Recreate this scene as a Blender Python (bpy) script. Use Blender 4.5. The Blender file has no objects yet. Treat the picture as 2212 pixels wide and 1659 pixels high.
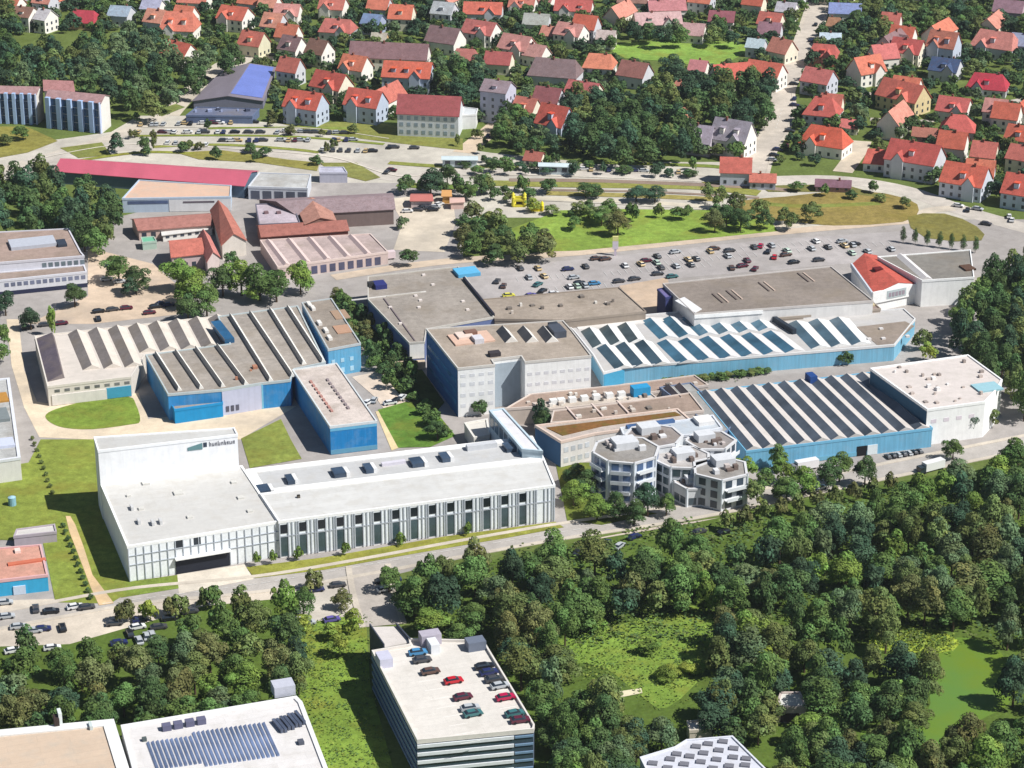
import bpy, bmesh, math, random
from mathutils import Vector, Matrix
from mathutils.geometry import tessellate_polygon
random.seed(7)
S = bpy.context.scene
COL = S.collection
R = math.radians
# ------------------------------------------------------------------ camera
PITCH = R(22.7); HCAM = 300.0; FPX = 5300.0; CX, CY = 1106.0, 829.5
cam = bpy.data.objects.new('camera', bpy.data.cameras.new('camera'))
COL.objects.link(cam); S.camera = cam
cam.location = (0, 0, HCAM); cam.rotation_euler = (math.pi/2-PITCH, 0, 0)
cam.data.sensor_width = 36; cam.data.lens = 36*FPX/2212.0
cam.data.clip_start = 1; cam.data.clip_end = 12000
# ------------------------------------------------------------------ world, sun, exposure
SUN = Vector((0.598, -0.240, 0.766)).normalized()      # direction towards the sun
w = bpy.data.worlds.new('World'); S.world = w; w.use_nodes = True
nt = w.node_tree; nt.nodes.clear()
o_ = nt.nodes.new('ShaderNodeOutputWorld'); b_ = nt.nodes.new('ShaderNodeBackground')
s_ = nt.nodes.new('ShaderNodeTexSky'); s_.sky_type = 'NISHITA'; s_.sun_disc = False
s_.sun_elevation = math.asin(SUN.z); s_.sun_rotation = math.atan2(SUN.x, SUN.y)
s_.altitude = 400; s_.air_density = 1.0; s_.dust_density = 0.4; s_.ozone_density = 1.6
nt.links.new(s_.outputs[0], b_.inputs[0]); nt.links.new(b_.outputs[0], o_.inputs[0])
b_.inputs[1].default_value = 0.05
sl = bpy.data.lights.new('sun', 'SUN'); sl.energy = 5.0; sl.angle = R(0.5); sl.color = (1.0, 0.975, 0.93)
so = bpy.data.objects.new('sun', sl); COL.objects.link(so)
so.rotation_euler = SUN.to_track_quat('Z', 'Y').to_euler()
S.view_settings.view_transform = 'Standard'; S.view_settings.look = 'None'
S.view_settings.exposure = 0.3; S.view_settings.gamma = 1
S.cycles.max_bounces = 5; S.cycles.diffuse_bounces = 3; S.cycles.glossy_bounces = 2
S.cycles.transparent_max_bounces = 4
# ------------------------------------------------------------------ survey: image point -> map point on the level z
FW = Vector((0, math.cos(PITCH), -math.sin(PITCH))); UP = Vector((0, math.sin(PITCH), math.cos(PITCH)))
def G(px, py, z=0.0):
    d = FW + Vector((1, 0, 0))*((px-CX)/FPX) - UP*((py-CY)/FPX)
    t = (z-HCAM)/d.z
    return Vector((d.x*t, d.y*t, z))
def PPM(p):                                             # image units per metre at a point
    return FPX/((p-Vector((0, 0, HCAM))).dot(FW))
def PX(l, z=0.0): return [G(x, y, z) for x, y in l]
def lin(c):
    c = c/255.0
    return c/12.92 if c <= .04045 else ((c+.055)/1.055)**2.4
def C(r, g, b, k=1.0): 
    v = [lin(r)*k, lin(g)*k, lin(b)*k]; m = max(v); f = 1 if m < .5 else (.5+(m-.5)*.6)/m   # real paint and gravel stay below about 0.75
    return (v[0]*f, v[1]*f, v[2]*f, 1)
def soft(c, a=.2, k=.86):
    l = .3*c[0]+.55*c[1]+.15*c[2]
    return tuple((x*(1-a)+l*a)*k for x in c[:3])+(1,)
UDIR = Vector((math.cos(R(18.3)), math.sin(R(18.3)), 0)); VDIR = Vector((-UDIR.y, UDIR.x, 0))
# ------------------------------------------------------------------ materials
MATS = {}
def newmat(name, rough=.85, spec=.3, metal=0):
    m = bpy.data.materials.new(name); m.use_nodes = True
    b = m.node_tree.nodes['Principled BSDF']
    b.inputs['Roughness'].default_value = rough; b.inputs['Specular IOR Level'].default_value = spec
    b.inputs['Metallic'].default_value = metal
    MATS[name] = m
    return m, m.node_tree, b
def N(t, typ, **k):
    n = t.nodes.new(typ)
    for a, v in k.items(): setattr(n, a, v)
    return n
def noise(t, scale, detail=4, rough=.6, coord='Object', vec=None, sc=None):
    n = N(t, 'ShaderNodeTexNoise'); n.inputs['Scale'].default_value = scale
    n.inputs['Detail'].default_value = detail; n.inputs['Roughness'].default_value = rough
    if vec is None:
        g = N(t, 'ShaderNodeNewGeometry'); vec = g.outputs['Position']
    if sc:
        mp = N(t, 'ShaderNodeMapping'); mp.inputs['Scale'].default_value = sc
        t.links.new(vec, mp.inputs[0]); vec = mp.outputs[0]
    t.links.new(vec, n.inputs['Vector'])
    return n
def rng(t, src, a, b, f0=.3, f1=.7):
    m = N(t, 'ShaderNodeMapRange'); m.inputs['From Min'].default_value = f0; m.inputs['From Max'].default_value = f1
    m.inputs['To Min'].default_value = a; m.inputs['To Max'].default_value = b
    t.links.new(src, m.inputs['Value']); return m.outputs[0]
def mul(t, colour, val):
    m = N(t, 'ShaderNodeVectorMath', operation='MULTIPLY')
    t.links.new(colour, m.inputs[0]); t.links.new(val, m.inputs[1]); return m.outputs[0]
def mixc(t, f, a, b):
    m = N(t, 'ShaderNodeMix', data_type='RGBA')
    t.links.new(f, m.inputs['Factor'])
    for v, i in ((a, 6), (b, 7)):
        if isinstance(v, tuple): m.inputs[i].default_value = v
        else: t.links.new(v, m.inputs[i])
    return m.outputs[2]
def seams(t, c, w_, h_, lo, ang=18.3, vertical=False):
    g = N(t, 'ShaderNodeNewGeometry'); mp = N(t, 'ShaderNodeMapping'); mp.inputs['Rotation'].default_value = (0, 0, -R(ang)) if not vertical else (R(90), 0, -R(ang))
    t.links.new(g.outputs['Position'], mp.inputs[0])
    b = N(t, 'ShaderNodeTexBrick'); t.links.new(mp.outputs[0], b.inputs['Vector'])
    b.inputs['Color1'].default_value = (1, 1, 1, 1); b.inputs['Color2'].default_value = (.955, .955, .955, 1); b.inputs['Mortar'].default_value = (lo, lo, lo, 1)
    b.inputs['Scale'].default_value = 1; b.inputs['Brick Width'].default_value = w_; b.inputs['Row Height'].default_value = h_; b.inputs['Mortar Size'].default_value = .09; b.inputs['Mortar Smooth'].default_value = .5
    return mul(t, c, b.outputs['Color'])
def surf(name, layers, rough=.85, spec=.3, tint=None, grey=None, seam=None):
    """object colour times a few layers of world noise: (scale, low, high, stretch)"""
    m, t, b = newmat(name, rough, spec)
    oi = N(t, 'ShaderNodeObjectInfo'); c = oi.outputs['Color']
    for sc, lo, hi, st in layers:
        c = mul(t, c, rng(t, noise(t, sc, sc=st).outputs['Fac'], lo, hi))
    if seam: c = seams(t, c, *seam)
    if tint:                                            # patches of another hue (moss, rust, dirt)
        sc, col, amt = tint
        c = mixc(t, rng(t, noise(t, sc, 5).outputs['Fac'], 0, amt, .48, .72), c, col)
    t.links.new(c, b.inputs['Base Color']); return m
surf('wall_paint', [(.5, .93, 1.04, None), (1.1, .93, 1.03, (1, 1, .07))], .8)
surf('cladding', [(.08, .9, 1.08, None), (1.6, .82, 1.1, (1, 1, .04)), (6, .93, 1.05, (1, 1, .02))], .6, .4, tint=(.35, C(150, 170, 186), .22))
surf('gravel_roof', [(.06, .82, 1.12, None), (.5, .86, 1.12, None), (2.2, .85, 1.12, None)], .95, .1, tint=(.09, C(128, 116, 100), .5), seam=(16, 5, .9))
surf('membrane_roof', [(.05, .93, 1.04, None), (.7, .95, 1.03, None), (2.5, .95, 1.03, None)], .7, .3, tint=(.25, C(176, 170, 160), .4), seam=(14, 2.6, .88))
surf('tile_roof', [(.35, .84, 1.12, None), (2.6, .78, 1.18, None)], .85, .2, tint=(.8, C(96, 62, 48), .35))
surf('metal_roof', [(.15, .9, 1.08, (1, .2, 1)), (1.8, .92, 1.06, (.2, 2, 1))], .55, .4)
surf('plain', [(.9, .93, 1.06, None)], .7)
surf('asphalt', [(.03, .85, 1.12, None), (.25, .88, 1.1, None), (1.6, .92, 1.08, None)], .95, .1, tint=(.05, C(140, 134, 128), .45))
surf('grass', [(.05, .8, 1.2, None), (.4, .78, 1.2, None), (2.5, .75, 1.25, None)], .95, .1, tint=(.09, C(128, 118, 52), .55))
surf('soil', [(.08, .8, 1.15, None), (.9, .75, 1.2, None)], .95, .1, tint=(.2, C(86, 100, 44), .7))
surf('car_paint', [(.5, .97, 1.02, None)], .3, .5)
surf('glass', [(.12, .6, 1.35, None)], .18, .5)
surf('panel_glass', [(.12, .88, 1.08, None), (1.2, .9, 1.06, None)], .4, .3)
surf('bark', [(2, .7, 1.2, None)], .95, .1)
m, t, b = newmat('rubber', .9, .2); b.inputs['Base Color'].default_value = (.02, .02, .022, 1)
m, t, b = newmat('water', .12, .5)
b.inputs['Base Color'].default_value = (.05, .085, .018, 1)
c = mixc(t, rng(t, noise(t, .045, 3).outputs['Fac'], 0, 1, .35, .65), C(104, 126, 40), C(92, 126, 56))
t.links.new(c, b.inputs['Base Color']); b.inputs['Roughness'].default_value = .5; b.inputs['Specular IOR Level'].default_value = .2
bm_ = N(t, 'ShaderNodeBump'); bm_.inputs['Strength'].default_value = .25; bm_.inputs['Distance'].default_value = .2; t.links.new(noise(t, .9, 3).outputs['Fac'], bm_.inputs['Height']); t.links.new(bm_.outputs[0], b.inputs['Normal'])
# leaves: object colour x per-leaf tint carried by the mesh
m, t, b = newmat('leaves', .75, .15)
oi = N(t, 'ShaderNodeObjectInfo'); at = N(t, 'ShaderNodeAttribute', attribute_name='tint')
c = mul(t, oi.outputs['Color'], at.outputs['Color'])
c = mul(t, c, rng(t, noise(t, 1.1, 3).outputs['Fac'], .8, 1.2))
t.links.new(c, b.inputs['Base Color'])
tr = N(t, 'ShaderNodeBsdfTranslucent'); t.links.new(c, tr.inputs[0])
mx = N(t, 'ShaderNodeMixShader'); mx.inputs[0].default_value = .22
t.links.new(b.outputs[0], mx.inputs[1]); t.links.new(tr.outputs[0], mx.inputs[2])
t.links.new(mx.outputs[0], t.nodes['Material Output'].inputs['Surface'])
# ------------------------------------------------------------------ mesh helpers
class MB:
    def __init__(s): s.v = []; s.f = []
    def poly(s, pts):
        n = len(s.v); s.v += [tuple(p) for p in pts]; s.f.append(tuple(range(n, n+len(pts))))
    def hexa(s, b, tp):                                 # b, tp: 4 bottom and 4 top corners
        n = len(s.v); s.v += [tuple(p) for p in b]+[tuple(p) for p in tp]
        for q in ((3, 2, 1, 0), (4, 5, 6, 7), (0, 1, 5, 4), (1, 2, 6, 5), (2, 3, 7, 6), (3, 0, 4, 7)):
            s.f.append(tuple(n+i for i in q))
    def box(s, c, ax, wx, wy, z0, z1):
        ax = Vector((ax.x, ax.y, 0)).normalized(); ay = Vector((-ax.y, ax.x, 0)); c = Vector((c.x, c.y, 0))
        q = [c-ax*wx/2-ay*wy/2, c+ax*wx/2-ay*wy/2, c+ax*wx/2+ay*wy/2, c-ax*wx/2+ay*wy/2]
        s.hexa([p+Vector((0, 0, z0)) for p in q], [p+Vector((0, 0, z1)) for p in q]); return s
    def prism(s, pts, z0, z1, top=True, bottom=False):
        n = len(pts)
        for i in range(n):
            a, b = pts[i], pts[(i+1) % n]
            s.poly([(a.x, a.y, z0), (b.x, b.y, z0), (b.x, b.y, z1), (a.x, a.y, z1)])
        for ok, z in ((top, z1), (bottom, z0)):
            if ok:
                for tri in tessellate_polygon([[Vector((p.x, p.y, 0)) for p in pts]]):
                    q = [pts[i] for i in tri]
                    s.poly([(p.x, p.y, z) for p in q])
        return s
    def cyl(s, p0, p1, r0, r1, n=8):
        p0 = Vector(p0); p1 = Vector(p1); d = (p1-p0).normalized()
        a = d.orthogonal().normalized(); b = d.cross(a)
        k = len(s.v)
        for p, r in ((p0, r0), (p1, r1)):
            for i in range(n):
                t = 2*math.pi*i/n; s.v.append(tuple(p+a*math.cos(t)*r+b*math.sin(t)*r))
        for i in range(n): s.f.append((k+i, k+(i+1) % n, k+n+(i+1) % n, k+n+i))
        s.f.append(tuple(k+i for i in reversed(range(n)))); s.f.append(tuple(k+n+i for i in range(n)))
        return s
    def mesh(s, name, mats, org=Vector((0, 0, 0)), fix=True):
        me = bpy.data.meshes.new(name)
        me.from_pydata([(x-org.x, y-org.y, z-org.z) for x, y, z in s.v], [], s.f)
        for mn in mats: me.materials.append(MATS[mn])
        if fix:
            bm = bmesh.new(); bm.from_mesh(me); bmesh.ops.remove_doubles(bm, verts=bm.verts, dist=.0005)
            bmesh.ops.recalc_face_normals(bm, faces=bm.faces); bm.to_mesh(me); bm.free()
        return me
    def build(s, name, mat, parent=None, col=(1, 1, 1, 1), fix=True):
        if not s.f: return None
        org = parent['_o'] if parent is not None and '_o' in parent else (0, 0, 0)
        me = s.mesh(name, [mat], Vector(org), fix)
        return link(name, me, parent, col)
def link(name, me, parent=None, col=(1, 1, 1, 1)):
    o = bpy.data.objects.new(name, me); COL.objects.link(o); o.color = col
    if parent is not None:
        o.parent = parent
        if '_o' in parent and parent.type == 'MESH': o['_o'] = parent['_o']
        if '_o' in parent: o['_o'] = parent['_o']
    return o
USED = {}
def thing(name, label, cat, loc, group=None, rz=0):
    o = bpy.data.objects.new(name, None); COL.objects.link(o); o.location = loc; o.rotation_euler = (0, 0, rz)
    o.empty_display_size = 1
    o['label'] = label; o['category'] = cat
    if group: o['group'] = group
    o['_o'] = (loc[0], loc[1], loc[2])
    return o
def struct(o, kind='structure'): o['kind'] = kind; return o
def ccw(p):
    a = sum(p[i].x*p[(i+1) % len(p)].y-p[(i+1) % len(p)].x*p[i].y for i in range(len(p)))
    return p if a > 0 else p[::-1]
def inset(p, d):                                        # p counter-clockwise; d > 0 shrinks
    n = len(p); out = []
    for i in range(n):
        a, b, c = p[i-1], p[i], p[(i+1) % n]
        e1 = Vector((b.x-a.x, b.y-a.y)).normalized(); e2 = Vector((c.x-b.x, c.y-b.y)).normalized()
        n1 = Vector((-e1.y, e1.x)); n2 = Vector((-e2.y, e2.x)); m = n1+n2
        k = m.length_squared
        m = m*(2*d/k) if k > .15 else n1*d
        if m.length > 3*abs(d): m = m.normalized()*3*abs(d)
        out.append(Vector((b.x+m.x, b.y+m.y, b.z)))
    return out
ORD = ['first', 'second', 'third', 'fourth', 'fifth', 'sixth', 'seventh', 'eighth', 'ninth', 'tenth', 'eleventh', 'twelfth',
       'thirteenth', 'fourteenth', 'fifteenth', 'sixteenth', 'seventeenth', 'eighteenth', 'nineteenth', 'twentieth']
def ordinal(i):
    if i < 20: return ORD[i]
    tens = ['twenty', 'thirty', 'forty', 'fifty', 'sixty'][(i+1)//10-2]; k = (i+1) % 10
    return tens[:-1]+'ieth' if k == 0 else tens+'-'+ORD[k-1]
# ------------------------------------------------------------------ buildings
def block(name, label, poly, h, wall, roof, rmat='gravel_roof', wmat='wall_paint', rim=.5, rimcol=None, cat='building', z0=0, group=None, up=.35):
    P = ccw(PX(poly, h)); c = sum(P, Vector())/len(P)
    b = thing(name, label, cat, (c.x, c.y, 0), group)
    MB().prism(P, z0, h, top=False).build('wall', wmat, b, wall)
    r = MB().prism(inset(P, .02), h-.02, h, top=True).build('roof', rmat, b, roof)
    if rim:
        A = inset(P, -.12); B = inset(P, rim); k = MB(); n = len(P)
        for i in range(n):
            j = (i+1) % n; z = (h-.45, h+up)
            k.hexa([(A[i].x, A[i].y, z[0]), (A[j].x, A[j].y, z[0]), (B[j].x, B[j].y, z[0]), (B[i].x, B[i].y, z[0])],
                   [(A[i].x, A[i].y, z[1]), (A[j].x, A[j].y, z[1]), (B[j].x, B[j].y, z[1]), (B[i].x, B[i].y, z[1])])
        k.build('roof_edge', 'plain', r, rimcol or wall, fix=False)
    b['_h'] = h
    return b
def rbox(b, px, py, wx, wy, hh, col, name='roof_vent', h=None, ang=0, mat='plain'):
    h = b['_h'] if h is None else h
    c = G(px, py, h); ax = Matrix.Rotation(ang, 3, 'Z') @ UDIR
    return MB().box(c, ax, wx, wy, h-.02, h+hh).build(name, mat, b, col)
def clutter(b, poly, n, seed, cols=None, smax=1.6):
    rn = random.Random(seed); h = b['_h']; q = ccw(inset(ccw(PX(poly, h)), 2))
    k = 0; tries = 0
    xs = [p.x for p in q]; ys = [p.y for p in q]
    while k < n and tries < 400:
        tries += 1
        p = Vector((rn.uniform(min(xs), max(xs)), rn.uniform(min(ys), max(ys)), h))
        if not inside(p, q): continue
        s = rn.uniform(.6, smax)
        MB().box(p, UDIR, s, s*rn.uniform(.7, 1.4), h-.02, h+rn.uniform(.4, 1.1)).build('roof_vent', 'plain', b, rn.choice(cols or [C(225, 220, 212), C(120, 112, 105), C(200, 190, 180)]))
        k += 1
def inside(p, q):
    r = False; j = len(q)-1
    for i in range(len(q)):
        if (q[i].y > p.y) != (q[j].y > p.y) and p.x < (q[j].x-q[i].x)*(p.y-q[i].y)/(q[j].y-q[i].y)+q[i].x: r = not r
        j = i
    return r
class Face:                                             # a wall seen from outside, A its left end and B its right end
    def __init__(s, b, a, c, h=None):
        h = b['_h'] if h is None else h
        s.b = b; s.A = G(*a, h); s.B = G(*c, h); s.A.z = s.B.z = 0
        s.L = (s.B-s.A).length; s.d = (s.B-s.A)/s.L; s.n = Vector((s.d.y, -s.d.x, 0)); s.h = h
    def panel(s, mb, s0, s1, z0, z1, out=.08, inn=.1):
        p = [s.A+s.d*s0-s.n*inn, s.A+s.d*s0+s.n*out, s.A+s.d*s1+s.n*out, s.A+s.d*s1-s.n*inn]
        mb.hexa([q+Vector((0, 0, z0)) for q in p], [q+Vector((0, 0, z1)) for q in p]); return mb
    def one(s, s0, s1, z0, z1, col, name='window', mat='glass', out=.08):
        return s.panel(MB(), s0, s1, z0, z1, out).build(name, mat, s.b, col)
    def grid(s, rows, pitch, wd, start=1.0, end=None, col=None, name='window', mat='glass', out=.08, skip=None):
        end = s.L if end is None else end; x = start; i = 0
        while x+wd < end:
            for z0, z1 in rows:
                if not skip or not skip(i): s.one(x, x+wd, z0, z1, col or C(40, 55, 70), name, mat, out)
            x += pitch; i += 1
def teeth(b, quad, n, ridge, hh, dark, light, h=None, t0=0.0, t1=1.0, fr=.5, dmat='glass', lmat='metal_roof', s0=0, s1=1, dname='skylight', sel=None):
    """quad = back-left, back-right, front-right, front-left (image points at the roof level); teeth run back to front"""
    h = b['_h'] if h is None else h
    a, bb, c, d = PX(quad, h)
    def q(s, t, z): p = (a*(1-s)+bb*s)*(1-t)+(d*(1-s)+c*s)*t; return Vector((p.x, p.y, z))
    for i in range(n):
        if sel and i not in sel: continue
        x0 = s0+(s1-s0)*i/n; x2 = s0+(s1-s0)*(i+ridge)/n; x1 = x0+(x2-x0)*fr; zb = h+.01
        k = MB()
        k.poly([q(x1, t0, zb+hh), q(x2, t0, zb), q(x2, t1, zb), q(x1, t1, zb+hh)])
        k.poly([q(x0, t0, zb), q(x2, t0, zb), q(x1, t0, zb+hh)]); k.poly([q(x0, t1, zb), q(x1, t1, zb+hh), q(x2, t1, zb)])
        k.poly([q(x0, t0, zb), q(x0, t1, zb), q(x2, t1, zb), q(x2, t0, zb)])
        o = k.build('sawtooth_ridge', lmat, b, light)
        k = MB(); k.poly([q(x0, t0, zb), q(x0, t1, zb), q(x1, t1, zb+hh), q(x1, t0, zb+hh)])
        k.build(dname, dmat, o, dark)
def gable(b, quad, h, rh, col, mat='tile_roof', over=.4, along='x', wallcol=None, hip=0.0, col2=None):
    """pitched roof on the quad back-left, back-right, front-right, front-left; ridge runs left-right ('x') or back-front ('y')"""
    col = soft(col, .2, .96)
    a, bb, c, d = [Vector((p.x, p.y, 0)) for p in quad]
    if along == 'y': a, bb, c, d = d, a, bb, c
    e = (bb-a).normalized(); f = (d-a).normalized()
    m0 = (a+d)/2; m1 = (bb+c)/2; L = (m1-m0).length
    r0 = m0+(m1-m0).normalized()*(hip*L if hip else -over); r1 = m1-(m1-m0).normalized()*(hip*L if hip else -over)
    A = a-e*over-f*over; B = bb+e*over-f*over; Cc = c+e*over+f*over; D = d-e*over+f*over
    z = lambda p, q: Vector((p.x, p.y, q))
    t = .22; roofs = []
    if wallcol is not None and not hip:
        for tri in ((a, m0, d), (bb, m1, c)):
            k = MB(); k.poly([z(tri[0], h), z(tri[1], h+rh), z(tri[2], h)]); k.build('gable_wall', 'wall_paint', b, wallcol, fix=False)
    k = MB(); z0 = h-.1
    pl = [[z(A, z0), z(B, z0), z(r1, h+rh), z(r0, h+rh)], [z(D, z0), z(r0, h+rh), z(r1, h+rh), z(Cc, z0)]]
    if hip: pl += [[z(A, z0), z(r0, h+rh), z(D, z0)], [z(B, z0), z(Cc, z0), z(r1, h+rh)]]
    up = Vector((0, 0, t))
    for p in pl:
        k.poly([v+up for v in p]); k.poly([v for v in reversed(p)])
    for p, q in ((A, B), (B, Cc), (Cc, D), (D, A)):
        if not hip and (p is B or p is D): continue
        k.poly([z(p, z0), z(q, z0), z(q, z0)+up, z(p, z0)+up])
    if not hip:
        for p, r, q in ((A, r0, D), (B, r1, Cc)):
            k.poly([z(p, z0), z(r, h+rh), z(r, h+rh)+up, z(p, z0)+up]); k.poly([z(q, z0), z(r, h+rh), z(r, h+rh)+up, z(q, z0)+up])
    return k.build('roof', mat, b, col, fix=False)
def house(label, px, py, wpx, d, wh, rh, ang, wallc, roofc, hip=0, dorm=0, cat='house', group='houses of the old town', name='house', mat='tile_roof', along='x', win=True, chim=1):
    wh = wh*.66 if wh < 15 else wh*.8; d = d*.92; rh = rh*.95
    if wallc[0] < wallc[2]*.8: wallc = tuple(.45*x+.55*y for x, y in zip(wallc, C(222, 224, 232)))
    zc = wh+rh*.45; c = G(px, py, zc); c.z = 0
    W = wpx/PPM(c)/max(.5, abs(math.cos(R(ang)))); W = max(7, W*.88)
    b = thing(name, label, cat, c, group); b['_h'] = wh
    ex = Vector((math.cos(R(ang)), math.sin(R(ang)), 0)); ey = Vector((-ex.y, ex.x, 0))
    q = [c-ex*W/2+ey*d/2, c+ex*W/2+ey*d/2, c+ex*W/2-ey*d/2, c-ex*W/2-ey*d/2]
    MB().prism(ccw(q), 0, wh, top=False).build('wall', 'wall_paint', b, wallc)
    rf = gable(b, q, wh, rh, roofc, wallcol=wallc, hip=hip, mat=mat, along=along)
    rn = random.Random(int(px*7+py*13))
    for i in range(chim):
        p = c+ex*W*rn.uniform(-.3, .3)+ey*rn.uniform(-.5, .5)
        MB().box(p, ex, .8, .8, wh+rh*.6, wh+rh+1.0).build('chimney', 'plain', rf, C(130, 84, 70))
    for i in range(dorm):
        s = (i+.5)/dorm-.5; p = c+ex*W*s*.8-ey*d*.27
        MB().box(p, ex, 1.9, 2.6, wh+rh*.25, wh+rh*.62).build('dormer', 'plain', rf, wallc)
        MB().box(p-ey*.2, ex, 2.3, 3.0, wh+rh*.625, wh+rh*.68).build('dormer_roof', 'tile_roof', rf, roofc)
    if dorm and W > 12 and hip < .2:
        s = rn.choice((-.22, .2)); g = [c+ex*(W*s-2.4), c+ex*(W*s+2.4), c+ex*(W*s+2.4)-ey*(d/2+1.1), c+ex*(W*s-2.4)-ey*(d/2+1.1)]
        MB().prism(ccw([g[0]-ey*(d/2-.3), g[1]-ey*(d/2-.3), g[2], g[3]]), 0, wh+.4, top=False).build('bay', 'wall_paint', b, wallc)
        gable(b, g, wh+.4, min(rh*.62, 3.2), roofc, along='y', wallcol=wallc, over=.25)
    if win:
        fl = max(1, int(wh/2.9))
        for A, L, dd in ((q[3], W, ex), (q[2], d, ey)):
            nn = max(2, int(L/3.2)); nr = Vector((dd.y, -dd.x, 0))
            k = MB()
            for i in range(nn):
                for f in range(fl):
                    s = L*(i+.5)/nn; z = f*2.9+1.0
                    p = A+dd*s
                    k = MB(); pp = [p-dd*.55-nr*.05, p-dd*.55+nr*.06, p+dd*.55+nr*.06, p+dd*.55-nr*.05]
                    k.hexa([v+Vector((0, 0, z)) for v in pp], [v+Vector((0, 0, z+1.4)) for v in pp])
                    k.build('window', 'glass', b, C(52, 60, 72), fix=False)
    return b
# ------------------------------------------------------------------ ground sheets
def smooth(p, n=4, closed=True):
    out = []; m = len(p)
    for i in range(m if closed else m-1):
        a, b, c, d = (p[(i-1) % m] if closed or i else p[i]), p[i], p[(i+1) % m], (p[(i+2) % m] if closed or i+2 < m else p[(i+1) % m])
        for k in range(n):
            t = k/n
            out.append(tuple(.5*((2*b[j])+(-a[j]+c[j])*t+(2*a[j]-5*b[j]+4*c[j]-d[j])*t*t+(-a[j]+3*b[j]-3*c[j]+d[j])*t**3) for j in (0, 1)))
    if not closed: out.append(p[-1])
    return out
def sheet(name, poly, z, mat, col, sm=0, kind='structure'):
    SHN[0] += 1; z += SHN[0]*.0011
    if mat == 'grass': col = soft(col, .1, .86)
    if sm: poly = smooth(poly, sm)
    p = PX(poly, 0); k = MB()
    k.prism(ccw(p), z-.015, z, top=True)
    o = k.build(name, mat, None, col, fix=False); o['kind'] = kind
    return o
SHN = [0]
def ribbon(name, line, width, z, mat, col, sm=5, kerb=False):
    SHN[0] += 1; z += SHN[0]*.0011
    q = [G(x, y) for x, y in (smooth(line, sm, False) if sm else line)]
    L = []; Rr = []
    for i, p in enumerate(q):
        d = (q[min(i+1, len(q)-1)]-q[max(i-1, 0)]).normalized(); n = Vector((-d.y, d.x, 0))
        L.append(p+n*width/2); Rr.append(p-n*width/2)
    def strip(nm, A, B, z0, z1, mt, cl):
        k = MB()
        for i in range(len(A)-1):
            k.hexa([(A[i].x, A[i].y, z0), (B[i].x, B[i].y, z0), (B[i+1].x, B[i+1].y, z0), (A[i+1].x, A[i+1].y, z0)],
                   [(A[i].x, A[i].y, z1), (B[i].x, B[i].y, z1), (B[i+1].x, B[i+1].y, z1), (A[i+1].x, A[i+1].y, z1)])
        o = k.build(nm, mt, None, cl, fix=False); o['kind'] = 'structure'
    strip(name, L, Rr, z-.01, z, mat, col)
    if kerb:
        for A, s in ((L, 1), (Rr, -1)):
            B = []
            for i, p in enumerate(A):
                d = (A[min(i+1, len(A)-1)]-A[max(i-1, 0)]).normalized(); n = Vector((-d.y, d.x, 0))*s
                B.append(p+n*1.6)
            strip('pavement', A, B, 0, z+.12, 'asphalt', C(196, 186, 172))
k = MB(); k.poly([(-1500, -400, 0), (1500, -400, 0), (1500, 3000, 0), (-1500, 3000, 0)])
struct(k.build('ground', 'soil', None, C(98, 112, 58)))
Z1, Z2, Z3, Z4 = .03, .06, .09, .12
ASP = C(160, 154, 150); PALE = C(214, 198, 178); GR = C(122, 146, 44); GRB = C(110, 146, 36)
sheet('paved_yard', [(-80, 660), (60, 560), (200, 530), (250, 470), (560, 395), (870, 395), (1000, 420), (1000, 560), (1250, 548), (1650, 502), (1960, 474), (2240, 474), (2240, 560), (2110, 600), (2110, 690), (2240, 900), (2240, 960), (1850, 1020), (1500, 1110), (1190, 1160), (860, 1240), (560, 1290), (-60, 1345), (-80, 1180), (-60, 900)], Z1, 'asphalt', ASP)
sheet('corridor_ground', [(-80, 330), (240, 285), (300, 250), (420, 250), (640, 270), (860, 300), (1060, 330), (1260, 350), (1560, 350), (1640, 395), (1900, 395), (2050, 440), (2240, 500), (2240, 480), (1950, 500), (1650, 520), (1180, 470), (1000, 470), (860, 420), (560, 400), (100, 380), (-80, 400)], .015, 'asphalt', C(190, 184, 172))
# streets
ROADC = C(176, 167, 156)
ribbon('road', [(-60, 1352), (120, 1318), (300, 1287), (560, 1262), (780, 1226), (1000, 1185), (1200, 1150), (1400, 1120), (1560, 1092), (1760, 1050), (1950, 1010), (2250, 950)], 7.5, Z3, 'asphalt', C(172, 166, 160), kerb=True)
ribbon('road', [(-60, 384), (80, 345), (230, 300), (330, 260), (400, 215), (440, 175), (520, 135), (560, 118)], 7, Z2, 'asphalt', C(202, 192, 178))
ribbon('road', [(365, 250), (420, 190), (500, 132), (600, 126), (690, 132), (760, 138)], 9, Z2+.02, 'asphalt', C(198, 188, 172))
ribbon('road', [(60, 352), (250, 318), (420, 322), (560, 330), (720, 345), (860, 385), (980, 372), (1150, 372), (1380, 380), (1600, 390), (1800, 388), (1950, 410), (2080, 455), (2240, 500)], 10, Z2, 'asphalt', C(192, 184, 174))
ribbon('road', [(1560, 450), (1380, 436), (1200, 430), (1120, 425)], 4, Z2, 'asphalt', C(214, 204, 184))
ribbon('road', [(1625, 395), (1640, 340), (1675, 280), (1690, 235), (1690, 190), (1725, 130), (1745, 80), (1765, 20), (1790, -60)], 9, Z2, 'asphalt', C(190, 180, 168), kerb=True)
ribbon('road', [(1690, 235), (1760, 240), (1830, 215), (1880, 200)], 6, Z2+.02, 'asphalt', C(190, 180, 168))
ribbon('road', [(1820, 372), (1850, 330), (1862, 305)], 8, Z2+.02, 'asphalt', C(206, 192, 172))
ribbon('road', [(1640, 500), (1800, 470), (1960, 478), (2010, 455), (2060, 450)], 6, Z2+.02, 'asphalt', C(208, 196, 178))
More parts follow.
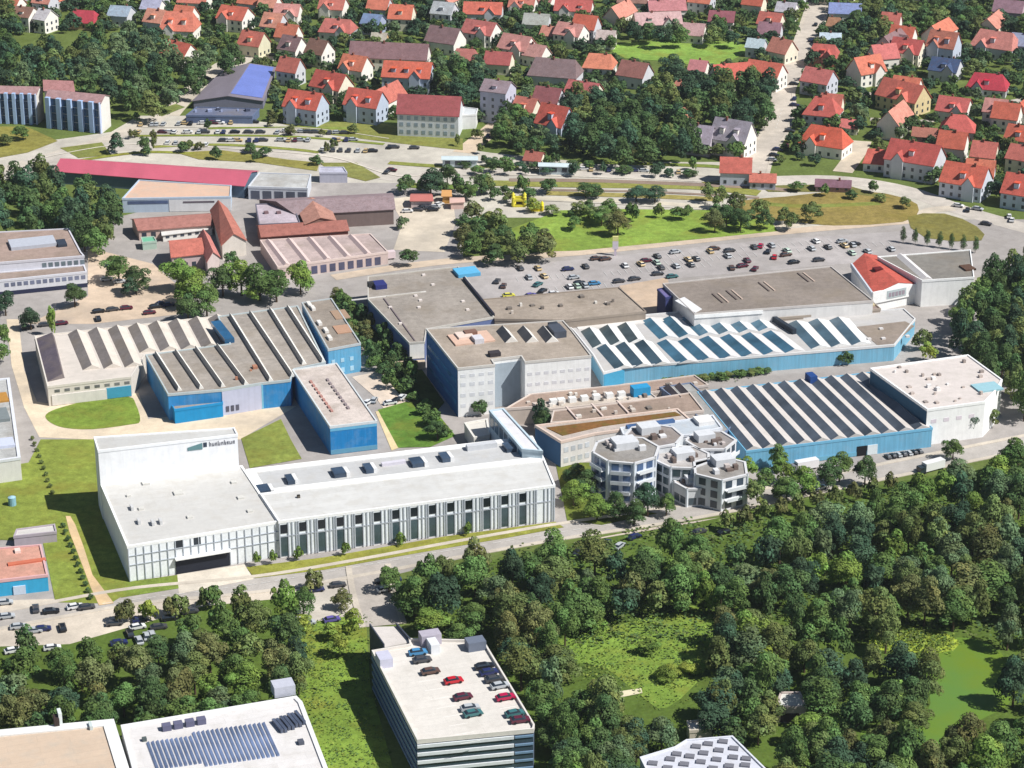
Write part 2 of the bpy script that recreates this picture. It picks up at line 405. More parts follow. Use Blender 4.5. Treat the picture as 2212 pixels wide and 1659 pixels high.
ribbon('road', [(1000, 330), (1050, 290), (1080, 265)], 9, Z2, 'asphalt', C(206, 186, 162))
ribbon('road', [(1880, 258), (2000, 262), (2080, 240), (2160, 225), (2240, 210)], 5, Z2, 'asphalt', C(180, 172, 162))
ribbon('road', [(720, 600), (860, 578), (1000, 562), (1250, 546), (1650, 505), (1960, 478)], 6, Z3, 'asphalt', C(196, 178, 158))
sheet('car_park', [(985, 585), (1260, 560), (1660, 518), (2020, 495), (2080, 540), (1830, 570), (1480, 600), (1330, 625), (1050, 650)], Z2, 'asphalt', C(168, 162, 160))
sheet('car_park', [(840, 430), (975, 415), (985, 480), (960, 545), (850, 540), (870, 480)], Z2, 'asphalt', C(206, 194, 176))
sheet('car_park', [(190, 535), (330, 570), (410, 640), (380, 680), (200, 700), (60, 700), (190, 640)], Z2, 'asphalt', C(205, 184, 162))
sheet('car_park', [(1240, 1172), (1420, 1138), (1600, 1112), (1640, 1138), (1450, 1178), (1290, 1212)], Z1+.02, 'asphalt', C(196, 182, 168))
ribbon('road', [(795, 1222), (806, 1280), (828, 1352)], 9, Z3+.06, 'asphalt', C(176, 168, 160), kerb=True)
sheet('car_park', [(648, 1262), (770, 1246), (786, 1330), (700, 1348), (640, 1332)], Z2, 'asphalt', C(196, 188, 176))
sheet('car_park', [(-60, 1300), (230, 1290), (640, 1272), (640, 1330), (440, 1375), (250, 1425), (60, 1405), (-60, 1410)], Z2, 'asphalt', C(206, 194, 178))
sheet('path', [(14, 690), (40, 690), (52, 800), (80, 868), (100, 872), (215, 850), (300, 850), (320, 905), (480, 890), (600, 876), (640, 878), (560, 925), (520, 950), (200, 950), (85, 945), (52, 880), (25, 790)], Z2, 'asphalt', C(226, 208, 182))
sheet('path', [(142, 1116), (152, 1116), (163, 1135), (180, 1180), (200, 1243), (246, 1304), (214, 1309), (196, 1270), (178, 1222), (150, 1150)], Z4+.05, 'asphalt', C(222, 192, 150))
sheet('path', [(811, 890), (824, 886), (862, 968), (846, 974)], Z4, 'asphalt', C(228, 206, 160))
sheet('forecourt', [(383, 1242), (528, 1220), (548, 1252), (386, 1284)], Z4, 'asphalt', C(222, 212, 196))
sheet('forecourt', [(760, 815), (830, 800), (880, 870), (830, 885), (812, 860)], Z3, 'asphalt', C(226, 208, 190))
sheet('yard', [(1337, 618), (1440, 600), (1480, 690), (1400, 690)], Z3, 'asphalt', C(190, 168, 146))
for l_, w_, c_ in (([(290, 294), (460, 293), (640, 296), (830, 312)], 2.6, (120, 132, 60)), ([(330, 318), (470, 313), (620, 322), (690, 330)], 3, (128, 134, 66)), ([(1050, 396), (1260, 400), (1500, 404), (1640, 418)], 7, (134, 136, 72)), ([(1180, 418), (1400, 424), (1560, 432)], 5, (150, 140, 84)),
                  ([(840, 352), (960, 360), (1120, 362)], 4, (126, 132, 66)), ([(1250, 350), (1500, 358), (1560, 362)], 4, (110, 124, 58)), ([(450, 278), (600, 275), (760, 278)], 2.4, (118, 132, 60)), ([(140, 352), (300, 330), (420, 332)], 3, (132, 136, 60)), ([(1640, 440), (1740, 446), (1900, 440)], 4, (120, 128, 64)), ([(860, 398), (930, 404), (1000, 404)], 6, (100, 122, 56))):
    ribbon('grass_verge', l_, w_, Z3+.05, 'grass', C(*c_))
for l_ in ([(1100, 388), (1300, 390), (1600, 402), (1700, 410)], [(1100, 391.5), (1300, 393.5), (1600, 405.5), (1700, 413)], [(1180, 411), (1400, 415), (1640, 428)]):
    ribbon('railway_track', l_, 2.2, Z3+.08, 'asphalt', C(140, 122, 108))
for l_, w_ in (([(60, 348), (250, 314), (420, 318), (560, 326), (720, 341), (860, 381), (980, 368)], .7), ([(300, 276), (640, 276), (840, 300)], .6), ([(1000, 365), (1150, 366), (1380, 374), (1600, 384)], .7), ([(1000, 379), (1150, 379), (1380, 387), (1600, 397)], .7), ([(1120, 432), (1300, 440), (1560, 456)], .6)):
    ribbon('kerb_line', l_, w_, Z3+.1, 'asphalt', C(232, 224, 208))
def dashes(name, a, b_, n, ln, wd, ang=None):
    A = G(*a); B = G(*b_); k = MB(); d = (B-A).normalized()
    ax = d if ang is None else Matrix.Rotation(R(ang), 3, 'Z') @ d
    for i in range(n): k.box(A.lerp(B, (i+.5)/n), ax, ln, wd, .19, .2)
    k.build(name, 'plain', None, C(226, 224, 220), fix=False)['kind'] = 'structure'
for a, b_, n in (((1350, 577), (1640, 550), 18), ((1420, 556), (1800, 520), 24), ((1300, 593), (1540, 571), 16), ((1700, 545), (1930, 525), 14), ((1110, 605), (1240, 595), 9), ((1180, 627), (1330, 615), 10)): dashes('parking_marking', a, b_, n, 4.6, .16, 90)
for a, b_, n in (((120, 1318), (560, 1262), 14), ((560, 1262), (1000, 1185), 16), ((1000, 1185), (1400, 1120), 14), ((1675, 280), (1690, 235), 6)): dashes('lane_marking', a, b_, n, 2.4, .18)
# grass
sheet('lawn', [(98, 900), (112, 888), (150, 876), (205, 863), (277, 858), (293, 873), (303, 910), (280, 918), (200, 928), (140, 925), (110, 914)], Z4, 'grass', GR, sm=3)
sheet('lawn', [(-60, 1020), (62, 1000), (88, 950), (206, 950), (225, 1110), (285, 1262), (262, 1290), (238, 1305), (120, 1302), (105, 1230), (92, 1170), (-60, 1165)], Z3+.01, 'grass', C(132, 146, 50))
sheet('lawn', [(521, 948), (607, 906), (628, 950), (652, 992), (540, 1012)], Z4, 'grass', C(130, 142, 56))
sheet('lawn', [(816, 886), (880, 868), (950, 900), (984, 942), (930, 966), (860, 968)], Z3+.01, 'grass', C(98, 136, 42))
sheet('lawn', [(222, 1262), (275, 1258), (383, 1243), (386, 1272), (262, 1292)], Z4, 'grass', C(118, 138, 48))
sheet('lawn', [(532, 1226), (700, 1205), (960, 1160), (1200, 1128), (1218, 1140), (1100, 1162), (900, 1196), (700, 1232), (550, 1250)], Z3+.02, 'grass', C(148, 150, 52))
sheet('meadow', [(640, 1350), (790, 1325), (800, 1480), (860, 1700), (690, 1700), (640, 1500)], Z1, 'grass', C(122, 150, 46))
sheet('lawn', [(1200, 1000), (1290, 1000), (1300, 1090), (1420, 1110), (1300, 1135), (1225, 1125)], Z3+.01, 'grass', C(98, 112, 36))
sheet('forest_floor', [(860, 1255), (1200, 1180), (1500, 1130), (1800, 1068), (2000, 1030), (2300, 990), (2300, 1760), (1150, 1760), (1000, 1420), (880, 1340)], Z1+.005, 'soil', C(84, 104, 44))
sheet('forest_floor', [(-80, 1400), (150, 1392), (440, 1310), (640, 1290), (650, 1500), (500, 1600), (-80, 1640)], Z1+.005, 'soil', C(84, 104, 44))
sheet('meadow', [(1180, 1395), (1260, 1370), (1380, 1340), (1480, 1310), (1540, 1330), (1530, 1440), (1440, 1530), (1380, 1500), (1300, 1440), (1200, 1430)], Z2, 'grass', C(120, 150, 48), sm=3)
sheet('meadow', [(1600, 1400), (1700, 1395), (1700, 1440), (1620, 1450)], Z2, 'grass', C(132, 150, 40), sm=2)
sheet('reed_bed', [(1880, 1378), (1940, 1352), (2010, 1358), (2070, 1385), (2040, 1410), (1900, 1405)], Z3, 'grass', C(160, 180, 40), sm=3)
pond = sheet('pond', [(1990, 1400), (2080, 1378), (2150, 1400), (2188, 1460), (2180, 1520), (2110, 1560), (2080, 1590), (2040, 1640), (1960, 1655), (1900, 1610), (1860, 1580), (1960, 1560), (2010, 1520)], Z2, 'water', (1, 1, 1, 1), sm=4)
sheet('playing_field', [(1322, 98), (1440, 88), (1600, 92), (1620, 108), (1560, 140), (1530, 146), (1440, 132), (1350, 126)], Z2, 'grass', C(132, 168, 62), sm=2)
sheet('park_lawn', [(1090, 500), (1210, 455), (1330, 452), (1560, 455), (1660, 470), (1680, 500), (1500, 518), (1250, 542), (1150, 545)], Z2+.01, 'grass', C(132, 160, 54))
sheet('grass_verge', [(380, 330), (480, 325), (620, 345), (690, 352), (685, 370), (560, 352), (430, 345)], Z3, 'grass', C(148, 142, 66))
sheet('grass_verge', [(690, 352), (770, 352), (822, 384), (790, 392), (720, 375)], Z3, 'grass', C(138, 140, 70))
sheet('grass_verge', [(-60, 272), (60, 275), (125, 305), (60, 330), (-60, 352)], Z3, 'grass', C(140, 134, 58))
sheet('grass_verge', [(130, 320), (220, 308), (240, 335), (170, 342)], Z3, 'grass', C(128, 134, 62))
sheet('grass_verge', [(1510, 392), (1580, 390), (1640, 412), (1560, 412)], Z3, 'grass', C(142, 138, 60))
sheet('grass_verge', [(1580, 438), (1700, 425), (1850, 412), (1960, 430), (1985, 455), (1950, 480), (1800, 488), (1700, 478), (1600, 470)], Z3, 'grass', C(148, 130, 66), sm=2)
sheet('grass_verge', [(1960, 470), (2040, 462), (2110, 490), (2120, 520), (2000, 515)], Z3, 'grass', C(128, 122, 60), sm=2)
sheet('grass_verge', [(1640, 402), (1820, 398), (1930, 430), (1800, 415), (1660, 415)], Z3+.01, 'grass', C(120, 120, 62))
sheet('grass_verge', [(330, 240), (380, 225), (400, 232), (350, 252)], Z3, 'grass', C(118, 134, 66))
sheet('grass_verge', [(610, 268), (800, 262), (1000, 300), (1000, 325), (860, 310), (700, 290)], Z1, 'grass', C(132, 136, 62))
sheet('hedge_strip', [(712, 640), (742, 634), (885, 760), (960, 870), (930, 905), (860, 850), (790, 760)], Z3+.01, 'soil', C(72, 84, 38))
# ================================================================== buildings of the works
WHITE = (.84, .84, .83, 1); OFFW = C(222, 216, 206); BLUE = C(46, 138, 200); LBLUE = C(96, 168, 204); GREYR = C(150, 140, 130)
BRNR = C(158, 150, 142); DKG = C(38, 48, 58); NAVY = C(48, 84, 120)
# --- white assembly hall with its lower wing and high-bay block
hall = [(217, 1046), (523, 1008), (602, 1128), (275, 1182)]
b = block('assembly_hall', 'white factory hall with gridded white facade beside the front road, before the tall block', hall, 10.4, WHITE, C(206, 204, 200), 'membrane_roof', cat='factory hall')
f = Face(b, (275, 1182), (602, 1128))
k = MB(); x = 0.0
while x < f.L-.2: f.panel(k, x, x+.22, .3, 10.0, .28, 0); x += 2.12
for z in (4.9, 7.6): f.panel(k, 0, f.L, z, z+.22, .24, 0)
k.build('facade_grid', 'plain', b, C(172, 178, 186), fix=False)
f.one(0, f.L, .3, 10.1, (.82, .85, .87, 1), 'facade_glazing', 'panel_glass', .05)
f.one(12.6, 27.4, .2, 4.7, C(28, 32, 44), 'loading_bay', 'plain', .35)
f.one(12.4, 27.6, 4.7, 5.1, WHITE, 'loading_canopy', 'plain', 1.6)
for x in (12.9, 17.9): f.one(x, x+1.9, 7.85, 9.9, DKG, out=.12)
for (x, y) in ((300, 1130), (330, 1133), (347, 1130), (285, 1100)): rbox(b, x, y, .7, 2.4, 1.1, C(196, 196, 196))
for (x, y, q) in ((315, 1045, 2.0), (385, 1066, 2.5), (305, 1100, 1.5), (505, 1043, 1.5), (410, 1118, 1.5), (540, 1105, 1.5), (520, 1076, 1.8), (278, 1072, 1.2)): rbox(b, x, y, q, q, .5, C(206, 204, 198))
b = block('high_bay_block', 'tall blank white block with dark company lettering high on its wall, behind the hall', [(203, 946), (506, 926), (513, 940), (212, 975)], 21, (.84, .85, .88, 1), C(196, 195, 192), 'membrane_roof', rim=.3, cat='warehouse')
f = Face(b, (212, 975), (513, 940))
s0 = f.L*(403-212)/(513-212)
k = MB()
a = [f.A+f.d*q+f.n*.1 for q in (s0, s0+4.2)]
k.hexa([a[0]+Vector((0, 0, 18.0)), a[1]+Vector((0, 0, 18.0)), a[1]+Vector((0, 0, 19.9))-f.n*.08, a[0]+Vector((0, 0, 18.9))-f.n*.08],
       [a[0]+Vector((0, 0, 18.05))+f.n*.05, a[1]+Vector((0, 0, 18.05))+f.n*.05, a[1]+Vector((0, 0, 19.95)), a[0]+Vector((0, 0, 18.95))])
k.build('company_emblem', 'plain', b, C(96, 132, 138), fix=False)
f.one(s0+4.5, s0+5.5, 18.6, 19.9, C(52, 62, 78), 'company_emblem', 'plain', .12)
k = MB(); rn = random.Random(3); x = s0+6.2
for i in range(9):                                       # the lettering is only a row of grey characters at this distance
    wd = rn.uniform(.45, .7); f.panel(k, x, x+.16, 18.6, 20.0 if i in (0, 3, 5) else 19.5, .12); f.panel(k, x+.16, x+wd, 18.6 if i % 2 else 19.3, 18.8 if i % 2 else 19.5, .12); f.panel(k, x+wd-.14, x+wd, 18.6, 19.5, .12); x += wd+.28
k.build('company_lettering', 'plain', b, C(112, 112, 122), fix=False)
wing = [(602, 1128), (562, 1068), (1176, 994), (1199, 1050)]
b = block('office_wing', 'long white office wing with two rows of dark windows and a broad pale roof', wing, 10.8, WHITE, C(214, 213, 210), 'membrane_roof', cat='office building', rim=.4)
f = Face(b, (602, 1128), (1199, 1050))
f.one(0, f.L, .3, 10.3, (.82, .86, .88, 1), 'facade_glazing', 'panel_glass', .05)
k = MB(); bay = (f.L-.4)/15
for i in range(16):
    for o_x in (0, 2.35, 3.45, 4.55):
        if i*bay+o_x < f.L-.3 and o_x < bay-.3: f.panel(k, i*bay+o_x, i*bay+o_x+.3, .3, 10.5, .3, 0)
for z in (6.3,): f.panel(k, 0, f.L, z, z+.35, .22, 0)
k.build('facade_grid', 'plain', b, C(176, 182, 190), fix=False)
for i in range(14):
    x = i*bay+.3; f.one(x, x+2.05, 7.3, 9.9, C(26, 34, 42), out=.14); f.one(x, x+2.05, .5, 6.1, C(60, 78, 84), out=.14)
k = MB()
for q in (.3, .62): rbox(b, 645, 1075, .8, .8, .8, C(120, 112, 100))
rear = [(562, 1068), (532, 1016), (1070, 953), (1150, 944), (1176, 994)]
b2 = block('courtyard_wing', 'white rear strip of the office wing with dark glazed boxes on its roof', rear, 9.0, WHITE, C(188, 188, 188), 'membrane_roof', cat='office building', rim=2.2)
for i, (x, y, wd) in enumerate(((569, 1060, 4), (626, 1038, 2.6), (731, 1023, 4.2), (795, 1014, 2.8), (899, 1001, 4.2), (960, 990, 3), (1104, 968, 5))):
    rbox(b2, x, y+2, wd*.8, 4.6, 1.3, C(60, 76, 96), 'dark_roof_box', mat='glass'); rbox(b2, x+wd*4.2, y+1, 1.0, 4.2, 1.4, C(240, 240, 240), 'pale_roof_box')  # dark glass boxes, each with a narrow pale box to its right
rbox(b2, 1040, 968, 9, 2, 1.5, C(196, 198, 202), 'plant_box'); rbox(b2, 850, 1003, 7, 1.4, .9, C(214, 210, 220), 'plant_box')
b = block('link_bridge', 'narrow white roofed link with blue-grey side wall leading back from the office wing', [(1057, 888), (1088, 884), (1172, 976), (1128, 972)], 11.5, C(196, 214, 224), C(234, 232, 236), 'membrane_roof', cat='link building')
f = Face(b, (1057, 888), (1128, 972)); f.grid([(7, 10.5)], 4.2, 3.2, col=C(70, 108, 132))
b = block('white_store', 'small square white flat-roofed store between the bright lawn and the narrow link', [(1003, 915), (1053, 906), (1058, 940), (1024, 947)], 4.5, C(226, 222, 214), C(228, 222, 212), 'membrane_roof', cat='store building')
# --- sawtooth works on the left
h1 = [(75, 727), (470, 684), (497, 744), (313, 768), (283, 815), (103, 836)]
b = block('old_sawtooth_hall', 'cream factory hall with short grey sawtooth roof slopes beside the oval lawn', h1, 6.5, C(226, 218, 208), C(222, 212, 202), 'membrane_roof', cat='factory hall', rim=.3)
teeth(b, [(110, 726), (468, 686), (468, 686), (110, 726)], 1, .01, .01, C(120, 112, 108), OFFW, sel=[])
qs = [((72, 732), (150, 722), (178, 812), (98, 826))]
teeth(b, [(74, 733), (120, 727), (142, 816), (100, 826)], 1, .95, 1.6, C(96, 88, 98), C(118, 110, 112), fr=.9, dmat='gravel_roof', lmat='gravel_roof', dname='roof_slope')
for i in range(8):
    x0 = 146+i*43.2; y0 = 722-i*4.7; xb = x0+26; yb = (800-i*3.0) if i < 3 else (772-i*3.2)
    dx = (yb-y0)*(.42+.018*i); wd = 17
    teeth(b, [(x0, y0), (x0+40, y0-4.4), (x0+40+dx, yb-4.4), (x0+dx, yb)], 1, .98, 1.5, C(134, 127, 124), C(226, 216, 204), fr=.52, dmat='gravel_roof', lmat='membrane_roof', dname='roof_slope')
f = Face(b, (103, 836), (283, 815)); f.one(1, 18, .2, 3.6, C(232, 226, 220), 'loading_front', 'wall_paint', .3); f.one(18, f.L-.2, .3, 3.8, C(66, 152, 186), 'blue_cladding', 'metal_roof', .25)
f.grid([(4.4, 5.3)], 3.1, 1.6, start=2, col=C(110, 110, 112))
h2 = [(315, 768), (497, 744), (471, 685), (643, 662), (703, 784), (636, 798), (627, 822), (564, 829), (479, 843), (363, 853)]
b = block('sawtooth_works', 'large blue-walled works with grey roof and long white skylight ridges running down it', h2, 8.5, BLUE, BRNR, wmat='cladding', cat='factory hall', rim=.3, rimcol=C(176, 186, 188))
for i, (xa, ya, xb, yb) in enumerate(((333, 767, 383, 845), (376, 762, 430, 841), (420, 756, 477, 837), (466, 750, 527, 832), (494, 685, 580, 824), (537, 679, 628, 815), (580, 672, 652, 788), (618, 667, 694, 784))):
    teeth(b, [(xa, ya), (xa+11, ya-1.4), (xb+11, yb-1.4), (xb, yb)], 1, .98, 1.5, C(150, 148, 146), (.82, .8, .75, 1), fr=.25, dmat='plain', lmat='membrane_roof', dname='ridge_side')
rbox(b, 481, 722, 3.2, 17, 1.6, C(36, 84, 120), 'dark_skylight', mat='glass', ang=.06)
clutter(b, [(480, 790), (560, 780), (600, 810), (500, 830)], 3, 5, [C(170, 120, 96)])
f = Face(b, (479, 843), (564, 829)); f.one(0, f.L, .1, 8.0, C(196, 200, 222), 'rendered_panel', 'wall_paint', .15); f.grid([(1.2, 3)], 1.6, 1.0, start=1, end=6, col=C(90, 92, 110), name='door', out=.3)
f = Face(b, (564, 829), (627, 822)); f.one(0, .5, .1, 8.2, C(130, 196, 220), 'corner_strip', 'plain', .2)
b = block('works_annex', 'low blue-fronted annex with gravel roof at the front corner of the sawtooth works', [(361, 858), (479, 845), (481, 871), (377, 886)], 4.6, C(30, 140, 196), BRNR, cat='annex', rim=.2)
rbox(b, 403, 866, 5, 4, 1.0, C(238, 236, 228), 'skylight'); rbox(b, 449, 860, 2, 5, 1.0, C(238, 236, 228), 'skylight')
b = block('side_works', 'narrow brown-roofed building with light blue end wall between the works and the hedge', [(652, 655), (716, 646), (779, 743), (709, 756)], 9.5, C(100, 172, 210), C(148, 138, 128), wmat='cladding', cat='factory hall', rim=.3, rimcol=C(176, 182, 184))
for (x, y, q) in ((690, 700, 2), (704, 716, 2.2), (712, 732, 2), (676, 668, 2), (668, 660, 2.5)): rbox(b, x, y, 1.2, q*1.6, .9, C(236, 232, 226), 'skylight')
rbox(b, 740, 712, 5, 7, .3, C(176, 140, 116), 'rusty_patch'); rbox(b, 735, 680, 5, 8, .25, C(160, 134, 112), 'rusty_patch')
f = Face(b, (709, 756), (779, 743)); f.grid([(1, 2.6), (4.5, 5.8)], 3.2, 1.2, col=C(170, 208, 226), out=.1)
b = block('blue_workshop', 'bright blue workshop with pale roof and two lines of rooflights, beside the bright lawn', [(632, 800), (713, 923), (814, 911), (727, 786)], 9.0, C(20, 126, 190), C(206, 194, 186), 'gravel_roof', wmat='cladding', cat='workshop', rim=.3, rimcol=C(216, 222, 224))
for i in range(9):
    t = i/8
    rbox(b, 672+t*44, 826+t*62, .7, 1.7, .45, C(176, 130, 120), 'rooflight'); rbox(b, 708+t*44, 822+t*60, .7, 1.7, .45, C(140, 128, 130), 'rooflight')
f = Face(b, (713, 923), (814, 911)); f.one(0, f.L, 7.6, 8.5, C(110, 184, 220), 'wall_band', 'plain', .08); f.one(.0, f.L, .2, 1.6, C(96, 150, 178), 'wall_band', 'plain', .08)
# --- central factory
p = [(795, 599), (990, 577), (1067, 686), (921, 712), (917, 740), (884, 742), (795, 648)]
b = block('flat_roofed_plant', 'wide factory with stained grey-brown flat roof and navy-shaded side wall next to the tree hedge', p, 8.5, C(96, 110, 150), C(152, 144, 136), cat='factory hall', rim=.25, rimcol=C(190, 186, 178))  # the navy wall colour carries the shade of the left side
for (x, y) in ((915, 595), (935, 616), (843, 665), (905, 665), (908, 650), (1000, 652), (1010, 670), (865, 700), (898, 640)): rbox(b, x, y, 1.1, 1.0, .5, C(232, 222, 216))
f = Face(b, (884, 742), (917, 740)); f.one(.1, f.L-.1, 3.2, 8.2, (.86, .84, .8, 1), 'white_end_wall', 'wall_paint', .12); f.one(-5, f.L, .1, 2.6, C(190, 172, 150), 'loading_ledge', 'plain', 2.2)
rbox(b, 820, 620, 4, 5, 1.6, C(44, 50, 110), 'blue_plant_box'); rbox(b, 801, 620, 2, 2, 1.8, C(50, 50, 54), 'fan')
rbox(b, 840, 640, 26, .5, .3, C(224, 220, 214), 'pipe'); rbox(b, 872, 637, 12, .3, .3, C(196, 190, 180), 'pipe')
rbox(b, 862, 690, .35, 40, .3, C(118, 106, 110), 'roof_seam', ang=-.02)
rbox(b, 1008, 591, 8, 7, 1.2, C(96, 178, 220), 'blue_hood')
k = Face(b, (997, 600), (1067, 686)); k.n = -k.n; k.one(2, k.L-1, 8.6, 9.5, C(38, 38, 52), 'roof_duct', 'plain', .6)
b = block('press_shop', 'brown flat-roofed hall between the staff parking court and the white-fronted plant', [(1042, 648), (1337, 622), (1395, 674), (1222, 693), (1069, 690)], 8.2, C(150, 138, 126), C(158, 146, 134), cat='factory hall', rim=.2)
clutter(b, [(1060, 655), (1330, 628), (1370, 670), (1090, 685)], 11, 8)
p = [(921, 712), (1216, 694), (1236, 716), (1277, 770), (1134, 783), (1126, 770), (1062, 778), (1069, 789), (989, 797)]
b = block('white_fronted_plant', 'tall white-fronted factory with deep blue-shaded side wall and a recessed grey bay', p, 16, WHITE, C(164, 152, 140), cat='factory', rim=.25, rimcol=C(206, 202, 196))
f = Face(b, (921, 712), (989, 797)); f.one(.1, f.L-.1, .1, 15.4, C(40, 96, 146), 'painted_shade_wall', 'wall_paint', .06)  # blue panel puts the side wall's shade into its colour
for z in (3.5, 7, 10.5): f.one(2, f.L-2, z, z+1.2, C(70, 130, 172), 'window_band', 'glass', .12)
f = Face(b, (989, 797), (1069, 789)); f.grid([(3, 4.2), (6.5, 7.7), (10, 11.2), (13, 14)], 2.9, 1.6, start=.8, col=C(226, 228, 232), name='pale_panel', mat='plain', out=.05)
f = Face(b, (1134, 783), (1277, 770)); f.grid([(4.5, 5.4), (8, 9), (11.5, 12.5)], 2.6, 1.5, start=.8, col=C(224, 224, 228), name='pale_panel', mat='plain', out=.05)
f.one(6, 9.5, 4.4, 5.1, C(130, 132, 134), 'sign_strip', 'plain', .12)
f = Face(b, (1062, 778), (1126, 770)); f.one(.3, f.L-.3, .2, 14.6, C(158, 170, 180), 'bay_wall', 'wall_paint', .1)
rbox(b, 1018, 732, 13, 9, .5, C(214, 180, 160), 'roof_terrace'); rbox(b, 1003, 729, 5, 5, 1.1, C(232, 212, 200), 'white_hood'); rbox(b, 1032, 738, 3, 4, 1.6, C(210, 208, 214), 'fan'); rbox(b, 1016, 724, 4, 2.5, 1.5, C(122, 92, 80), 'fan')
rbox(b, 1068, 768, 3.5, 2.5, 1.3, C(60, 54, 58), 'fan')
for x in (1079, 1124, 1167): teeth(b, [(x-8, 716), (x+22, 714), (x+42, 738), (x+12, 741)], 1, .95, 2.0, C(78, 74, 72), C(238, 234, 228), fr=.5)
rbox(b, 1203, 722, 4, 7, 2.2, C(70, 76, 88), 'plant_box'); rbox(b, 1196, 708, 3, 3, 1.5, C(50, 56, 66), 'fan')
# --- shed roofed hall with dark glazing
p = [(1217, 696), (1500, 672), (1640, 661), (1676, 688), (1952, 668), (1977, 690), (1932, 746), (1350, 794), (1304, 806), (1282, 768), (1240, 716)]
b = block('glazed_shed_hall', 'long light blue hall whose white roof carries two rows of dark glazed shed skylights', p, 5.4, C(126, 188, 218), C(186, 183, 181), 'membrane_roof', wmat='cladding', cat='factory hall', rim=.3, rimcol=C(226, 226, 226))
rows = [[(1385, 694), (1640, 673), (1682, 712), (1424, 733)], [(1418, 741), (1690, 718), (1742, 758), (1464, 786)]]
teeth(b, rows[0], 6, .97, 1.1, C(66, 104, 124), C(224, 224, 224), fr=.46)
teeth(b, rows[1], 6, .97, 1.1, C(66, 104, 126), C(224, 221, 220), fr=.46)
teeth(b, [(1700, 700), (1836, 688), (1884, 742), (1752, 754)], 3, .97, 1.1, C(80, 104, 118), C(238, 238, 236), fr=.45)
teeth(b, [(1254, 716), (1372, 700), (1398, 736), (1280, 752)], 3, .97, 1.2, C(74, 86, 88), C(240, 240, 238), fr=.5)
teeth(b, [(1288, 752), (1410, 738), (1452, 786), (1328, 798)], 3, .97, 1.2, C(64, 84, 96), C(240, 238, 234), fr=.5)
k = MB(); P_ = ccw(PX([(1850, 706), (1955, 694), (1975, 704), (1930, 742), (1895, 745)], 5.5)); k.prism(P_, 5.4, 5.52); k.build('brown_roof_field', 'gravel_roof', b, C(148, 136, 126))
k = MB(); P_ = ccw(PX([(1240, 699), (1364, 684), (1480, 688), (1340, 704), (1250, 712)], 5.5)); k.prism(P_, 5.4, 5.6); k.build('white_roof_band', 'membrane_roof', b, C(238, 234, 230))
rbox(b, 1672, 694, 1.4, 26, 1.8, C(38, 48, 60), 'roof_duct', ang=.12); rbox(b, 1640, 664, 3, 4, 2.4, C(206, 212, 216), 'plant_box')
for (x, y) in ((1877, 734), (1908, 733), (1960, 728), (1903, 712)): rbox(b, x, y, 1.3, 1.1, .6, C(220, 216, 214))
f = Face(b, (1304, 806), (1350, 794)); f.one(.2, f.L-.2, .2, 5.0, C(70, 158, 196), 'blue_cladding', 'metal_roof', .1)
# --- big grey roof hall and the store
b = block('distribution_hall', 'very wide hall with dark grey roof and white left corner beside the car park', [(1432, 614), (1795, 577), (1886, 651), (1500, 679)], 10, C(232, 230, 228), C(140, 130, 122), cat='warehouse', rim=.2, rimcol=C(196, 190, 186))
P_ = ccw(PX([(1458, 650), (1478, 642), (1516, 668), (1502, 676)], 10.06)); MB().prism(P_, 10.02, 10.2).build('white_roof_corner', 'membrane_roof', b, C(240, 240, 242))
for (x, y) in ((1550, 645), (1580, 638), (1650, 620), (1735, 600)):
    for q in (0, 1): rbox(b, x+q*12, y-q, .5, 9, .3, C(190, 170, 156) if q else C(104, 92, 88), 'roof_seam')
f = Face(b, (1500, 679), (1886, 651)); f.one(0, f.L*.38, 8.6, 9.8, WHITE, 'white_fascia', 'plain', .3)
b = block('loading_shed', 'low brown-roofed loading shed with a pale strip roof in front of the grey hall', [(1655, 662), (1885, 653), (1902, 668), (1682, 688)], 6.5, C(160, 148, 136), C(138, 122, 116), cat='loading shed', rim=.2)
rbox(b, 1760, 670, 42, 2, .5, C(196, 182, 148), 'pale_strip', ang=-R(18.3)+R(13)); rbox(b, 1760, 661, 40, 1.5, .4, C(118, 104, 124), 'grey_strip', ang=-R(18.3)+R(13))
b = block('blue_stair_tower', 'small dark blue stair tower at the left corner of the wide grey hall', [(1420, 626), (1438, 622), (1456, 640), (1438, 645)], 9, C(52, 58, 104), C(110, 104, 150), cat='stair tower', rim=.2)
b = block('store_hall', 'white-fronted store hall with grey roof split by a white ridge, beside the wood', [(1896, 556), (2096, 541), (2104, 600), (1992, 607)], 9.5, WHITE, C(130, 126, 120), cat='store', rim=.25)
teeth(b, [(1935, 553), (1962, 551), (2022, 602), (1992, 604)], 1, .75, 1.0, C(222, 216, 214), C(244, 240, 240), fr=.4, dmat='plain', lmat='membrane_roof', dname='ridge_side')
rbox(b, 2090, 580, 4, 5, .6, C(90, 66, 52), 'rusty_patch')
P_ = PX([(1840, 572), (1893, 552), (1994, 614), (1886, 636)], 6.5); P_ = [Vector((q.x, q.y, 0)) for q in P_]
cc = sum(P_, Vector())/4
b = thing('garden_store', 'store with bright red pitched roof and white sign wall facing the works', 'store', cc); b['_h'] = 6.5
MB().prism(ccw(P_), 0, 6.5, top=False).build('wall', 'wall_paint', b, WHITE)
r_ = gable(b, P_, 6.5, 2.4, C(214, 84, 62), along='y', wallcol=WHITE, over=.1)
MB().box(G(1896, 584, 8.5), UDIR, 3, 2.6, 7.6, 9.4).build('roof_hatch', 'plain', r_, C(90, 20, 24))
f = Face(b, (1886, 636), (1994, 614)); f.one(-.3, f.L+.3, 3.2, 7.4, WHITE, 'sign_wall', 'plain', .5)
f.one(5.5, 13.5, 4.0, 6.9, C(176, 186, 188), 'sign_board', 'plain', .62)
